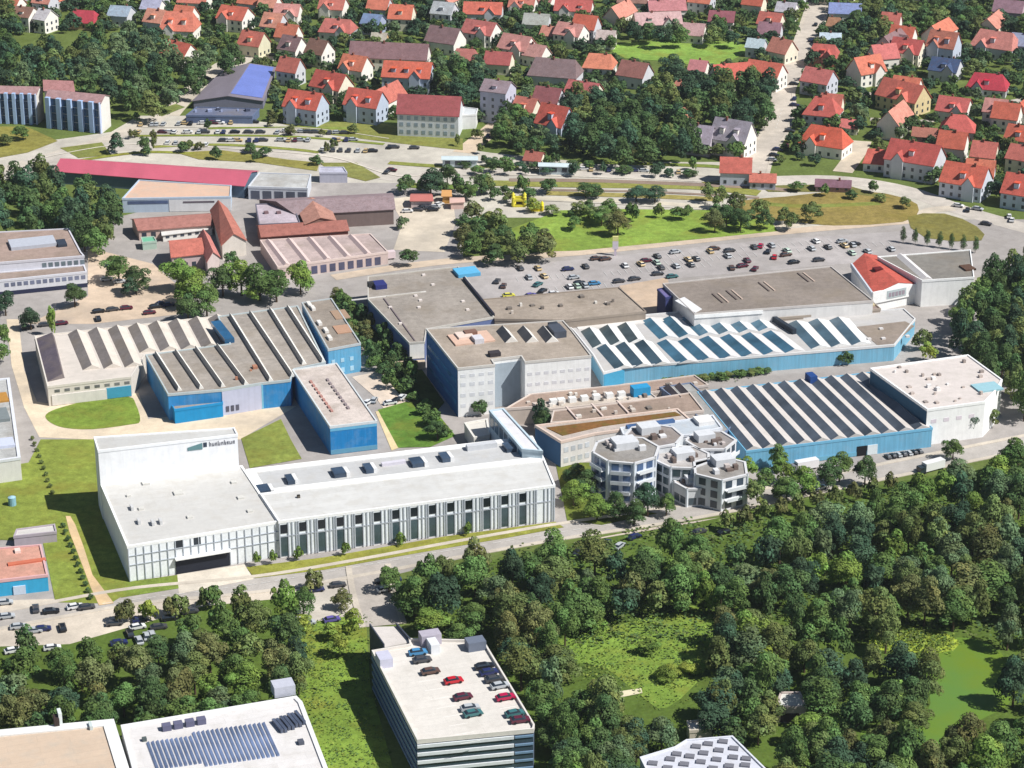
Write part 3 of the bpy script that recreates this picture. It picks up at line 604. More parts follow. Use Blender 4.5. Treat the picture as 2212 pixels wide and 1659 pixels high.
rn = random.Random(5); k = MB()
for i in range(5): f.panel(k, 6.2+i*1.4, 7.2+i*1.4, 4.6, 6.1, .7, -.6); 
k.build('sign_lettering', 'plain', b, C(150, 138, 148), fix=False)
f = Face(b, (1840, 572), (1886, 636)); f.one(0, f.L, 5.6, 7.2, C(206, 214, 224), 'side_fascia', 'plain', .5)
# --- right hand sawtooth hall and big cream hall
quad = [(1506, 848), (1878, 806), (2014, 926), (1612, 976)]
b = block('striped_sawtooth_hall', 'wide light blue hall with eleven dark glazed sawtooth rows alternating with pink-grey slopes', quad, 6.0, C(118, 184, 218), C(196, 188, 186), wmat='cladding', cat='factory hall', rim=.15)
teeth(b, quad, 11, 1.0, 1.25, C(84, 92, 102), C(204, 197, 192), fr=.45, t0=.02, t1=.985, lmat='membrane_roof')
f = Face(b, (1612, 976), (2014, 926)); f.one(16, f.L-19, .2, 1.5, C(110, 170, 196), 'wall_band', 'plain', .1); f.one(f.L*.62-1.6, f.L*.62+1.6, .1, 3.2, C(14, 18, 24), 'gate', 'plain', .15); f.one(f.L*.62+1.8, f.L*.62+5, .1, 3.2, C(230, 240, 244), 'gate', 'plain', .15)
rbox(b, 1752, 824, 2.4, 4, 2.4, C(30, 66, 126), 'blue_plant_box')
p = [(1880, 797), (2091, 768), (2165, 822), (2150, 846), (2128, 869), (2003, 886)]
b = block('cream_hall', 'big white hall with flat speckled cream roof at the right end of the works', p, 11.5, WHITE, C(222, 212, 206), 'membrane_roof', cat='factory hall', rim=.4)
clutter(b, p, 24, 11, [C(180, 168, 160), C(150, 140, 134), C(240, 238, 236)], 1.3)
rbox(b, 2132, 838, 8, 6, .5, C(150, 190, 200), 'pale_blue_roof_field')
f = Face(b, (1880, 797), (2003, 886)); f.one(.2, f.L-.2, 6, 11, C(30, 78, 108), 'painted_shade_panel', 'wall_paint', .08)  # navy panel paints shade onto the white left wall
f = Face(b, (2003, 886), (2128, 869)); f.grid([(7, 8.2)], 4.2, 1.8, start=1.5, col=C(226, 216, 224), name='pale_panel', mat='plain', out=.06)
# --- low roofs in the middle
for nm, lb, p, h, wc, rc in (
    ('low_workshop', 'long low brown-roofed workshop behind the row of white roof boxes', [(1092, 884), (1145, 853), (1340, 833), (1500, 812), (1530, 833), (1330, 858), (1180, 878)], 5.5, C(196, 182, 170), C(158, 138, 126)),
    ('office_row', 'low row with brown roof fields divided by pale ridges, just behind the planted rust-brown roof', [(1196, 889), (1370, 868), (1490, 850), (1520, 888), (1475, 893), (1190, 914)], 7.2, C(206, 194, 186), C(150, 132, 120)),
    ('cube_office', 'pale low office with white boxes on the roof and a small bright blue box', [(1150, 872), (1360, 852), (1400, 846), (1420, 862), (1180, 886)], 6.4, C(216, 208, 200), C(196, 184, 172))):
    b = block(nm, lb, p, h, wc, rc, rim=.25, rimcol=C(214, 200, 190))
    clutter(b, p, 9, int(h*10))
    if nm == 'cube_office':
        for x in (1195, 1212, 1236, 1262, 1288, 1316, 1342): rbox(b, x, 872-(x-1195)*.11, 2.2, 1.8, 1.5, C(238, 238, 236), 'white_box')
        rbox(b, 1383, 852, 5.5, 3.4, 2.8, C(44, 144, 192), 'blue_box')
    if nm == 'office_row':
        for x in (1235, 1290, 1345): rbox(b, x, 894-(x-1235)*.12, .5, 10, .5, C(226, 206, 196), 'pale_ridge')
b = block('small_sawtooth', 'small grey roof with two white-edged slots at the left corner of the striped sawtooth hall', [(1425, 838), (1492, 828), (1590, 915), (1560, 940)], 6.2, C(110, 124, 150), C(150, 150, 148), cat='annex', rim=.25)
teeth(b, [(1432, 838), (1480, 832), (1508, 862), (1460, 866)], 2, .8, 1.2, C(78, 70, 70), C(216, 208, 200), fr=.6)
p = [(1156, 920), (1464, 884), (1492, 908), (1284, 938), (1212, 955)]
b = block('planted_roof_building', 'white building with rust-brown planted roof strip and a dark blue-shaded left wall', p, 8.2, C(232, 228, 224), C(188, 176, 168), cat='office building', rim=.5, rimcol=C(222, 200, 186))
P_ = ccw(PX([(1180, 924), (1458, 890), (1472, 897), (1300, 921), (1215, 941)], 8.3)); MB().prism(P_, 8.1, 8.4).build('roof_planting', 'soil', b, C(124, 88, 52))
f = Face(b, (1156, 920), (1212, 955)); f.one(.1, f.L-.1, .1, 7.9, C(46, 82, 118), 'painted_shade_wall', 'wall_paint', .06)  # left side darkened with a painted navy shade
f = Face(b, (1212, 955), (1284, 938)); f.grid([(4.6, 6.2), (1.2, 2.8)], 2.4, 1.5, col=C(186, 190, 194))
b = block('glass_roofed_office', 'white office with bluish glazed roof lights just left of the striped sawtooth hall', [(1340, 925), (1480, 908), (1540, 898), (1560, 925), (1500, 940), (1350, 948)], 8.6, C(228, 232, 240), C(186, 194, 202), 'membrane_roof', cat='office building', rim=.4)
for (x, y, a_, d_) in ((1405, 918, 15, 1.6), (1420, 931, 9, 2)): rbox(b, x, y, a_, d_, .8, C(66, 96, 140), 'roof_glazing', mat='glass')
rbox(b, 1520, 912, 5, 5, 1.2, C(240, 238, 236), 'white_box')
# --- polygonal office towers
def ngon(px, py, h, r, n, rot=0): 
    c = G(px, py, h); return [c+Vector((math.cos(rot+2*math.pi*i/n), math.sin(rot+2*math.pi*i/n), 0))*r for i in range(n)]
def tower(label, px, py, r, h, n, rot, wallc, roofc, wcol, seed):
    P_ = ngon(px, py, h, r, n, rot); c = sum(P_, Vector())/n
    b = thing('office_tower', label, 'office building', (c.x, c.y, 0), 'polygonal office pavilions by the front road'); b['_h'] = h
    MB().prism(P_, 0, h, top=False).build('wall', 'wall_paint', b, wallc)
    rf = MB().prism(inset(P_, .02), h-.02, h).build('roof', 'gravel_roof', b, roofc)
    k = MB(); A = inset(P_, -.2); B = inset(P_, .5)
    for i in range(n):
        j = (i+1) % n
        k.hexa([(A[i].x, A[i].y, h-.3), (A[j].x, A[j].y, h-.3), (B[j].x, B[j].y, h-.3), (B[i].x, B[i].y, h-.3)], [(A[i].x, A[i].y, h+.3), (A[j].x, A[j].y, h+.3), (B[j].x, B[j].y, h+.3), (B[i].x, B[i].y, h+.3)])
    k.build('roof_edge', 'plain', rf, C(214, 214, 216), fix=False)
    for i in range(n):
        j = (i+1) % n; a, e = P_[i], P_[j]; d = (e-a).normalized(); nr = Vector((d.y, -d.x, 0)); L = (e-a).length
        if nr.y > .35: continue
        for s in ([.5] if L < 4.5 else [.28, .72]):
            for fl in range(int(h/3.1)):
                p0 = a+d*(L*s-1.05); p1 = a+d*(L*s+1.05); z = .7+fl*3.1
                k = MB(); pp = [p0-nr*.05, p0+nr*.1, p1+nr*.1, p1-nr*.05]
                k.hexa([Vector((q.x, q.y, z)) for q in pp], [Vector((q.x, q.y, z+2.1)) for q in pp]); k.build('window', 'glass', b, wcol, fix=False)
        k = MB().cyl((a.x, a.y, 0), (a.x, a.y, h+.3), .35, .35, 6); k.build('corner_column', 'plain', b, C(228, 234, 240))
    rn = random.Random(seed)
    for i in range(n):                                   # balconies and stepped terraces
        j = (i+1) % n; a, e = P_[i], P_[j]; d = (e-a).normalized(); nr = Vector((d.y, -d.x, 0)); L = (e-a).length
        if nr.y > .2 or rn.random() < .35: continue
        top = rn.choice((1, 2, 3)); dep = rn.uniform(1.2, 2.6); m0 = (a+e)/2
        if rn.random() < .12:
            MB().box(m0+nr*dep/2, d, L*.7, dep, 0, min(h-1.5, top*3.0)).build('terrace', 'wall_paint', b, wallc)
            MB().box(m0+nr*(dep-.1), d, L*.72, .25, min(h-1.5, top*3.0), min(h-1.5, top*3.0)+1.0).build('terrace_rail', 'plain', b, C(238, 240, 242))
        else:
            for fl in range(1, int(h/3.1)):
                MB().box(m0+nr*.8, d, L*.75, 1.6, fl*3.1, fl*3.1+.25).build('balcony', 'plain', b, C(236, 238, 240)); MB().box(m0+nr*1.55, d, L*.75, .1, fl*3.1+.25, fl*3.1+1.1).build('balcony_rail', 'plain', b, C(232, 236, 240))
    MB().box(c+Vector((rn.uniform(-.3, .3)*r, rn.uniform(-.1, .4)*r, 0)), UDIR, r*.7, r*.55, h, h+2.2).build('roof_storey', 'wall_paint', b, C(216, 218, 222))
    for i in range(7): MB().box(c+Vector((rn.uniform(-.5, .5)*r, rn.uniform(-.5, .5)*r, 0)), UDIR, rn.uniform(.8, 2), rn.uniform(.8, 2), h, h+rn.uniform(.5, 1.6)).build('roof_vent', 'plain', b, rn.choice([C(226, 226, 228), C(110, 96, 90), C(190, 180, 176)]))
    return b
tower('tallest office pavilion with brown-grey roof and blue-tinted white-columned wall, leftmost of the cluster', 1352, 972, 9.8, 12.5, 8, .2, C(214, 222, 234), C(142, 138, 134), C(74, 96, 130), 1)
tower('low front pavilion with brown roof and bare white frame corner, right end of the cluster', 1556, 1012, 8.5, 9.5, 6, .5, C(236, 238, 240), C(146, 142, 138), C(60, 72, 84), 2)
tower('rear pavilion with reddish-brown roof right behind the tallest pavilion', 1412, 942, 8.5, 11.5, 8, 0, C(222, 226, 230), C(142, 134, 132), C(70, 88, 106), 3)
tower('grey middle pavilion with pale roof clutter between the tallest and the white-framed one', 1474, 988, 8.2, 9.5, 8, .3, C(226, 230, 234), C(176, 172, 170), C(62, 78, 84), 4)
tower('small rear pavilion with mauve-brown roof against the striped sawtooth hall', 1535, 952, 7.5, 9.5, 6, 0, C(220, 222, 226), C(144, 138, 136), C(64, 70, 80), 5)
tower('lowest pavilion with white balcony bands, closest to the front road', 1500, 1040, 6.0, 5.5, 6, .1, C(238, 240, 242), C(170, 160, 156), C(70, 84, 92), 6)
# --- parking garage
p = [(804, 1410), (886, 1396), (884, 1384), (1044, 1388), (1154, 1570), (1152, 1579), (902, 1603)]
b = block('parking_garage', 'multi-storey parking garage with pale cream car deck and dark banded walls at the bottom edge', p, 10.3, C(92, 104, 120), C(226, 220, 212), 'membrane_roof', cat='parking garage', rim=.3, rimcol=C(228, 222, 214), up=.7)
f = Face(b, (902, 1603), (1152, 1579))
for i in range(5):
    z = .4+i*2.1; f.one(-.1, f.L*.83, z, z+.8, C(232, 236, 240), 'parapet_band', 'plain', .35); f.one(f.L*.84, f.L, z+.1, z+.6, C(112, 140, 166), 'parapet_band', 'plain', .3)
    f.one(.1, f.L, z+.85, z+2.0, C(58, 74, 84), 'deck_opening', 'glass', .05)
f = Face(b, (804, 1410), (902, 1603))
for i in range(5): f.one(.3, f.L-.3, .4+i*2.1, 1.2+i*2.1, C(96, 122, 152), 'parapet_band', 'plain', .3)  # same bands as the front, with shade put into their colour
rbox(b, 830, 1434, 3.2, 4.4, 2.4, C(196, 196, 214), 'stair_head'); rbox(b, 929, 1388, 5, 3.2, 2.8, C(170, 164, 176), 'stair_head'); rbox(b, 936, 1404, 2.2, 4, 2.4, C(232, 234, 238), 'stair_head')
rbox(b, 1027, 1400, 4.5, 3.4, 2.4, C(104, 112, 128), 'stair_head')
for i in range(8): rbox(b, 925+i*13, 1470+i*19, 4.6, .14, .012, C(250, 246, 240), 'bay_marking'); rbox(b, 1040+i*12, 1440+i*17.5, 4.6, .14, .012, C(250, 246, 240), 'bay_marking')
pts = PX([(799, 1354), (857, 1353), (887, 1397), (830, 1408)], 9.0)
c = sum(pts, Vector())/4
b = thing('garage_ramp', 'pale concrete access ramp sloping up to the parking garage deck', 'ramp', (c.x, c.y, 0))
t = [Vector((q.x, q.y, z)) for q, z in zip(pts, (9.0, 9.0, 10.25, 10.25))]
k = MB(); k.hexa([q-Vector((0, 0, 1)) for q in t], t); k.build('ramp_deck', 'membrane_roof', b, C(226, 218, 212))
for i, j in ((0, 3), (1, 2)):
    k = MB(); d = (t[j]-t[i]).normalized(); n_ = Vector((-d.y, d.x, 0))*.15
    q = [t[i]-n_, t[j]-n_, t[j]+n_, t[i]+n_]; k.hexa([v-Vector((0, 0, v.z)) for v in q], [v+Vector((0, 0, .9)) for v in q]); k.build('ramp_wall', 'wall_paint', b, C(70, 76, 90))
# --- bottom edge buildings
b = block('beige_roofed_hall', 'hall with wide beige roof and white rear parapet in the bottom left corner', [(-70, 1586), (245, 1556), (290, 1700), (-70, 1740)], 12, C(238, 236, 232), C(208, 186, 164), 'membrane_roof', cat='factory hall', rim=2.6, rimcol=C(240, 240, 238))
rbox(b, 122, 1566, 1.2, 2.6, 2.2, C(56, 44, 40), 'roof_vent'); rbox(b, 130, 1562, .8, 2.6, 3.2, C(226, 234, 232), 'chimney'); rbox(b, 196, 1572, .7, 2.4, 1, C(196, 206, 206), 'roof_vent')
b = block('louvred_roof_building', 'white building with rows of blue-grey slanted roof panels, right of the beige hall', [(262, 1569), (640, 1506), (652, 1518), (722, 1700), (300, 1710)], 12, C(238, 238, 240), C(232, 228, 226), 'membrane_roof', cat='office building', rim=.9, rimcol=C(240, 240, 240))
for i in range(4): rbox(b, 360+i*25, 1576-i*4.6, 2.0, 1.7, 1.4, C(96, 96, 120), 'roof_fan')
for i in range(26):
    t = i/25; x = 322+t*255; 
    for (yy, L_) in ((0, 5.6),):
        y = 1622-t*36; hh = 15 if i > 9 else 12
        k = MB(); c = G(x+8, y+12, 12); ax = UDIR; ay = VDIR
        q = [c-ax*.32-ay*hh/2, c+ax*.26-ay*hh/2, c+ax*.26+ay*hh/2, c-ax*.32+ay*hh/2]
        k.hexa([v+Vector((0, 0, .02)) for v in q], [v+Vector((0, 0, z)) for v, z in zip(q, (.2, .5, .5, .2))]); k.build('solar_louvre', 'glass', b, C(122, 138, 172))
for i in range(7): rbox(b, 600+i*8, 1572-i*3+(i % 2)*2, .7, 5.5, 1.0, C(92, 102, 124), 'solar_louvre', mat='glass', ang=.15)
rbox(b, 612, 1496, 5, 4, 2.6, C(186, 188, 200), 'stair_head'); rbox(b, 312, 1600, 1, 1, .8, C(80, 90, 90)); rbox(b, 650, 1606, 1.3, 1.6, .8, C(80, 84, 96))
b = block('lattice_roof_hall', 'white roofed hall dotted with dark diamond skylights among the trees at the bottom', [(1383, 1638), (1459, 1615), (1483, 1600), (1582, 1592), (1655, 1664), (1720, 1740), (1440, 1750)], 9, C(226, 228, 236), C(214, 216, 226), 'membrane_roof', cat='hall', rim=.3)
for (x, y) in ((1504, 1614), (1530, 1608), (1562, 1603), (1462, 1630), (1448, 1641), (1490, 1635), (1520, 1628), (1553, 1622), (1585, 1618), (1410, 1650), (1442, 1660), (1478, 1652), (1514, 1647), (1548, 1642), (1584, 1637), (1612, 1640), (1470, 1672), (1505, 1668), (1540, 1661), (1575, 1656), (1610, 1654), (1640, 1668)):
    rbox(b, x, y, 2.1, 1.6, .4, C(112, 112, 120), 'skylight', ang=-.5)
b = block('garden_pavilion', 'small pale cream flat roof half hidden above the diamond skylight hall', [(1484, 1560), (1530, 1556), (1540, 1576), (1490, 1580)], 3.4, C(200, 190, 176), C(228, 222, 212), 'membrane_roof', cat='pavilion', rim=.3)
sheet('path', [(1288, 1512), (1300, 1500), (1385, 1488), (1388, 1498), (1330, 1510), (1292, 1524)], Z4, 'asphalt', C(216, 206, 176))
b = block('forest_hut', 'small hut with light grey flat roof standing alone among the forest trees', [(1686, 1497), (1728, 1497), (1742, 1528), (1676, 1528)], 4.2, C(190, 176, 170), C(212, 212, 206), 'membrane_roof', cat='hut', rim=.4)
f = Face(b, (1676, 1528), (1742, 1528)); f.one(1.2, f.L-1.6, .2, 2.6, C(60, 42, 48), 'opening', 'plain', .05)
# --- left edge
b = block('pink_roofed_kiosk_hall', 'low building with terracotta-pink roof and bright blue front wall at the left edge', [(-60, 1190), (88, 1178), (103, 1243), (-60, 1262)], 4.6, C(60, 170, 214), C(214, 160, 142), 'gravel_roof', cat='building', rim=.4, rimcol=C(220, 176, 176))
rbox(b, 38, 1192, 1.5, 2, .7, C(240, 220, 210)); rbox(b, 58, 1215, 10, 1.6, .4, C(196, 110, 84), 'roof_patch')
f = Face(b, (-60, 1262), (103, 1243)); f.one(f.L*.53, f.L*.53+3.2, .1, 2.6, C(206, 220, 236), 'door', 'plain', .3)
b = block('flat_canopy', 'thin pale canopy roof above the terracotta-roofed building on the lawn', [(36, 1145), (118, 1134), (122, 1150), (30, 1160)], 3.0, C(170, 160, 168), C(216, 212, 208), 'membrane_roof', cat='canopy', rim=.3)
b = block('edge_office', 'building cut by the left edge with light grey stepped roof and white side wall', [(-80, 828), (20, 818), (44, 990), (-80, 1008)], 7, C(232, 230, 226), C(178, 178, 176), 'gravel_roof', cat='building', rim=.8, rimcol=C(228, 230, 236))
rbox(b, 8, 960, 6, 6, .8, C(206, 212, 232), 'roof_box'); rbox(b, 0, 900, 5, 9, 1.0, C(120, 128, 130), 'roof_box'); rbox(b, 6, 860, 3, 7, .5, C(176, 128, 60), 'roof_patch')
b = thing('water_tank', 'small light blue round tank on the lawn at the left', 'tank', G(27, 1092))
q = G(27, 1092); MB().cyl((q.x, q.y, 0), (q.x, q.y, 2.6), 1.1, 1.1, 14).build('tank_shell', 'plain', b, C(130, 172, 190)); MB().cyl((q.x, q.y, 2.6), (q.x, q.y, 3.0), 1.15, .3, 14).build('tank_lid', 'plain', b, C(150, 186, 200))
b = block('roof_lantern_office', 'upper storey block with brown flat roof and long white window band at the left edge', [(-80, 506), (148, 495), (175, 546), (182, 554), (-80, 575)], 9, C(226, 226, 236), C(160, 140, 130), cat='office building', rim=.4, rimcol=C(214, 212, 220))
rbox(b, 70, 528, 16, 9, 1.2, C(176, 180, 190), 'roof_lantern'); rbox(b, 133, 528, 3.2, 6, 1.0, C(50, 58, 72), 'dark_hatch')
f = Face(b, (-80, 575), (182, 554)); f.grid([(6.2, 7.8)], 2.2, 1.5, start=27, col=C(112, 126, 134))
b = block('terraced_office', 'lower terrace of the left-edge office with narrow brown roof and white facade', [(-80, 596), (182, 574), (187, 588), (-80, 615)], 5.6, C(226, 226, 232), C(150, 134, 126), cat='office building', rim=.4, rimcol=C(222, 222, 230))
f = Face(b, (-80, 615), (187, 588)); f.grid([(3.2, 4.6)], 2.2, 1.5, start=14, col=C(112, 118, 140)); f.one(8, f.L, .1, 1.6, C(40, 44, 70), 'dark_plinth', 'plain', .05)  # dark blue strip along the foot of the front
# --- long red roof and neighbours
def shed(name, label, quad, h, rh, col, wallc, mat='metal_roof', along='x', cat='shed', win=None, over=.5, group=None):
    P_ = [Vector((q.x, q.y, 0)) for q in PX(quad, h)]; c = sum(P_, Vector())/4
    b = thing(name, label, cat, (c.x, c.y, 0), group); b['_h'] = h
    MB().prism(ccw(P_), 0, h, top=False).build('wall', 'wall_paint', b, wallc)
    gable(b, P_, h, rh, col, mat=mat, along=along, wallcol=wallc, over=over)
    if win:
        f = Face(b, quad[3], quad[2]); f.grid([(1.2, min(3, h-.5))], win, win*.5, col=C(60, 66, 78))
    return b
shed('long_red_hall', 'very long hall with crimson-pink pitched metal roof beside the dry grass strip', [(150, 344), (556, 370), (527, 402), (118, 370)], 5, 2.6, C(214, 84, 112), C(90, 110, 130))
b = block('peach_roofed_hall', 'hall with peach-beige flat roof and blue-white front, in front of the long crimson roof', [(300, 390), (500, 402), (498, 426), (264, 430)], 5.5, C(190, 206, 224), C(224, 188, 164), 'membrane_roof', cat='hall', rim=.4)
f = Face(b, (264, 430), (498, 426)); f.one(f.L*.43, f.L, .2, 4.9, C(238, 238, 240), 'white_front', 'wall_paint', .15); f.one(2, f.L*.42, 3.4, 4.6, C(70, 86, 120), 'window', 'glass', .1); f.one(f.L*.56, f.L*.85, 3.6, 4.2, C(96, 86, 96), 'window', 'glass', .25)
b = block('grey_depot', 'grey flat-roofed depot with white gate fronts at the right end of the crimson roof', [(560, 374), (672, 378), (664, 408), (536, 404)], 5, C(214, 218, 226), C(184, 184, 182), cat='depot', rim=.3)
f = Face(b, (536, 404), (664, 408)); f.grid([(.3, 3.6)], 4.6, 3.4, col=C(74, 80, 96), name='gate')
b = block('pale_depot', 'small pale lavender-roofed depot right of the grey depot beside the wide road', [(690, 362), (742, 362), (750, 374), (690, 374)], 4, C(190, 190, 204), C(196, 196, 214), cat='depot', rim=.3)
b = block('lavender_roof_hall', 'flat lavender-grey roof with two small vents between the brown-red roofs', [(552, 442), (632, 440), (648, 482), (560, 486)], 6, C(110, 108, 120), C(182, 170, 178), cat='hall', rim=.3)
for x in (575, 602): rbox(b, x, 461, 1.6, 1.6, .8, C(120, 96, 100), 'roof_fan')
shed('long_mauve_hall', 'long mauve-brown pitched roof stretching towards the market yard', [(560, 432), (846, 418), (850, 452), (640, 464)], 6, 2.2, C(150, 128, 132), C(120, 104, 100), mat='tile_roof')
shed('reddish_hall', 'brownish red roof with pale stains joined to the lavender flat roof', [(640, 440), (706, 436), (724, 476), (660, 484)], 6.2, 1.8, C(186, 128, 108), C(130, 100, 90), mat='tile_roof', along='y')
shed('red_tile_range', 'low range with dark red tiled roof in front of the lavender-grey roof', [(556, 488), (740, 478), (752, 498), (566, 512)], 4, 2.2, C(166, 98, 84), C(140, 90, 80), mat='tile_roof')
b = block('ridged_roof_hall', 'pink-grey hall with five pale roof ridges behind the parked white vans', [(562, 520), (800, 506), (838, 545), (600, 578)], 4.5, C(210, 190, 184), C(182, 164, 160), cat='hall', rim=.3, rimcol=C(226, 206, 198))
teeth(b, [(572, 521), (795, 508), (832, 545), (612, 574)], 5, .35, .9, C(190, 170, 168), C(230, 206, 200), fr=.4, dmat='plain', lmat='membrane_roof', dname='ridge_side')
f = Face(b, (600, 578), (838, 545)); f.grid([(.3, 3.2)], 3.4, 2.2, start=9, col=C(84, 86, 112), name='gate')
shed('red_barn', 'steep brick-red gable roof running towards the camera beside a navy shaded yard', [(456, 455), (490, 452), (531, 520), (480, 530)], 5.5, 3.6, C(188, 108, 88), C(214, 206, 196), mat='tile_roof', along='y', cat='barn')
shed('long_brick_range', 'long low brick-red roof with dark garage doors under it', [(285, 474), (450, 462), (456, 486), (300, 498)], 4, 2.0, C(172, 110, 98), C(206, 180, 170), mat='tile_roof', win=3.4)
shed('garage_row', 'row of white-fronted garages below the long brick-red roof', [(350, 500), (455, 486), (458, 494), (352, 508)], 2.6, .3, C(226, 222, 216), C(238, 234, 228), win=2.8)
shed('orange_cottage', 'cottage with orange-red roof partly hidden by the tall green trees', [(365, 522), (428, 518), (440, 548), (372, 556)], 5.5, 3.2, C(200, 104, 84), C(196, 176, 176), mat='tile_roof', cat='house', win=3)
shed('pink_gable_house', 'pink-roofed gabled house right of the orange-red cottage', [(428, 514), (452, 512), (474, 556), (448, 566)], 5.5, 3.0, C(214, 124, 112), C(206, 190, 186), mat='tile_roof', along='y', cat='house')
b = block('green_roof_kiosk', 'tiny kiosk with turquoise roof beside the garage row', [(305, 514), (332, 512), (338, 522), (308, 525)], 2.8, C(170, 190, 176), C(110, 176, 144), 'metal_roof', cat='kiosk', rim=.2)
# --- balcony building, solar roof, long red/white house
def balcony(label, quad, h, n, c1):
    P_ = [Vector((q.x, q.y, 0)) for q in PX(quad, h)]; c = sum(P_, Vector())/4
    b = thing('balcony_block', label, 'apartment block', (c.x, c.y, 0)); b['_h'] = h
    MB().prism(ccw(P_), 0, h, top=False).build('wall', 'wall_paint', b, C(236, 232, 226))
    gable(b, P_, h, 2.0, C(168, 128, 128), wallcol=C(238, 234, 228))
    f = Face(b, quad[3], quad[2]); pw = f.L/n
    for i in range(n):
        for fl in range(4): f.one(i*pw+pw*.42, (i+1)*pw-.05, .25+fl*h/4, h/4*(fl+1)+.05, c1, 'window', 'glass', .1)
        f.one(i*pw, i*pw+pw*.4, .1, h+.5, C(176, 202, 240), 'pilaster', 'plain', 1.6)  # pilaster blue has the shade of this front painted in
    f.one(f.L-.5, f.L, .1, h+.3, C(196, 208, 236), 'pilaster', 'plain', 1.3)
    return b
balcony('left part of the balcony block with white pilasters, cut by the left edge', [(-40, 189), (92, 192), (78, 204), (-58, 200)], 13, 8, C(22, 58, 96))
balcony('right part of the balcony block with white pilasters and bright white end gable', [(112, 197), (236, 208), (217, 223), (100, 211)], 13, 5, C(24, 66, 104))
shed('pink_roof_house', 'broad dusty pink roof rising behind the balcony block', [(96, 180), (154, 183), (160, 198), (96, 196)], 14, 3, C(176, 118, 116), C(216, 206, 202), mat='tile_roof', cat='house')
P_ = PX([(485, 146), (594, 143), (560, 222), (404, 212)], 8)
q4 = [(484, 150), (594, 146), (568, 218), (418, 218)]
b = shed('solar_roof_hall', 'large hall with lavender-blue solar roof slope beside the cream side street', q4, 3.6, 2.2, C(130, 120, 132), C(120, 120, 140), mat='metal_roof', along='y', cat='hall')
P_ = [Vector((q.x, q.y, 0)) for q in PX(q4, 3.6)]; mA = (P_[0]+P_[1])/2; mB = (P_[3]+P_[2])/2; k = MB(); zz = lambda p, h_: Vector((p.x, p.y, h_))
t_ = [zz(mA.lerp(mB, .02).lerp(P_[1].lerp(P_[2], .02), .04), 5.98), zz(P_[1].lerp(P_[2], .02).lerp(mA, .04), 4.0), zz(P_[2].lerp(P_[1], .06).lerp(mB, .04), 4.0), zz(mB.lerp(mA, .06).lerp(P_[2].lerp(P_[1], .06), .04), 5.98)]
k.hexa(t_, [v+Vector((0, 0, .12)) for v in t_]); k.build('solar_array', 'panel_glass', b, C(112, 128, 196))
b = block('hall_forebuilding', 'low blue-grey front annex with scattered dark vents at the foot of the solar roof', [(425, 232), (560, 236), (545, 252), (402, 250)], 3.2, C(96, 110, 140), C(106, 112, 134), cat='annex', rim=.2)
clutter(b, [(425, 232), (560, 236), (545, 252), (402, 250)], 9, 3, [C(70, 76, 96), C(150, 160, 190)], 2)
b = shed('red_roof_inn', 'long two-storey white building with dark red tiled roof and bright white right gable', [(866, 222), (1000, 229), (990, 252), (858, 246)], 9.5, 6.2, C(158, 72, 74), C(226, 230, 234), mat='tile_roof', cat='apartment building')
f = Face(b, (858, 246), (990, 252)); f.grid([(1.2, 2.8), (4.4, 6), (7.2, 8.8)], 3.1, 1.5, col=C(140, 156, 168))
b = block('inn_annex', 'low white annex at the right end of the dark red roofed inn', [(1000, 232), (1032, 236), (1028, 248), (998, 250)], 6, C(238, 238, 238), C(220, 224, 226), 'membrane_roof', cat='annex', rim=.3)
for lb, quad in (('long low pale-cyan trailer shed beside the railway road, right one', [(1165, 352), (1238, 354), (1238, 361), (1165, 359)]), ('long low pale-cyan trailer shed beside the railway road, left one', [(956, 338), (1030, 338), (1030, 346), (956, 345)])):
    shed('trailer_shed', lb, quad, 3.4, .5, C(214, 232, 236), C(200, 214, 220), cat='shed', group='pale trailer sheds', win=4)
# market stall, inflatable attractions, pylon
shed('market_stall', 'open market stall with faded red awning roof on the pale yard', [(890, 420), (930, 420), (934, 434), (888, 434)], 3, .9, C(206, 110, 98), C(216, 200, 200), cat='stall')
shed('orange_tent', 'small orange tent beside the market stall', [(958, 414), (972, 414), (974, 424), (956, 424)], 3, 1.4, C(226, 160, 70), C(226, 170, 90), cat='tent')
shed('pink_stall', 'pale pink stall roof at the right of the orange tent', [(974, 428), (1000, 428), (1002, 436), (974, 438)], 2.8, .5, C(224, 180, 164), C(210, 180, 170), cat='stall')
def castle(label, px, py, wd, hh, col, hole):
    c = G(px, py); b = thing('bouncy_castle', label, 'bouncy castle', (c.x, c.y, 0), 'yellow inflatables by the park')
    e = Vector((1, 0, 0))
    MB().box(c, e, wd, wd*.8, 0, .9).build('base', 'plain', b, col)
    for sx in (-1, 1):
        for sy in (-1, 1):
            q = c+Vector((sx*wd*.42, sy*wd*.32, 0)); k = MB().cyl((q.x, q.y, .5), (q.x, q.y, hh), .7, .65, 10); k.cyl((q.x, q.y, hh), (q.x, q.y, hh+1.1), .8, .05, 10); k.build('tower', 'plain', b, col)
    k = MB()
    for sx in (-1, 1): k.box(c+Vector((sx*wd*.42, 0, 0)), e, .6, wd*.6, .8, hh*.8)
    k.box(c+Vector((0, wd*.34, 0)), e, wd*.8, .6, .8, hh*.85); k.build('side_wall', 'plain', b, col, fix=False)
    k = MB().box(c+Vector((0, -wd*.36, 0)), e, wd*.7, .6, hh*.62, hh*.85); k.build('front_arch', 'plain', b, col)
    if hole: MB().box(c+Vector((0, -wd*.3, 0)), e, wd*.45, .5, .95, hh*.6).build('opening', 'plain', b, C(60, 50, 10))
castle('yellow inflatable castle with dark opening at the park edge', 1121, 444, 5.2, 3.8, C(226, 214, 70), True)
castle('smaller plain bright yellow inflatable right of the castle with the opening', 1160, 454, 4.6, 2.2, C(236, 218, 30), False)
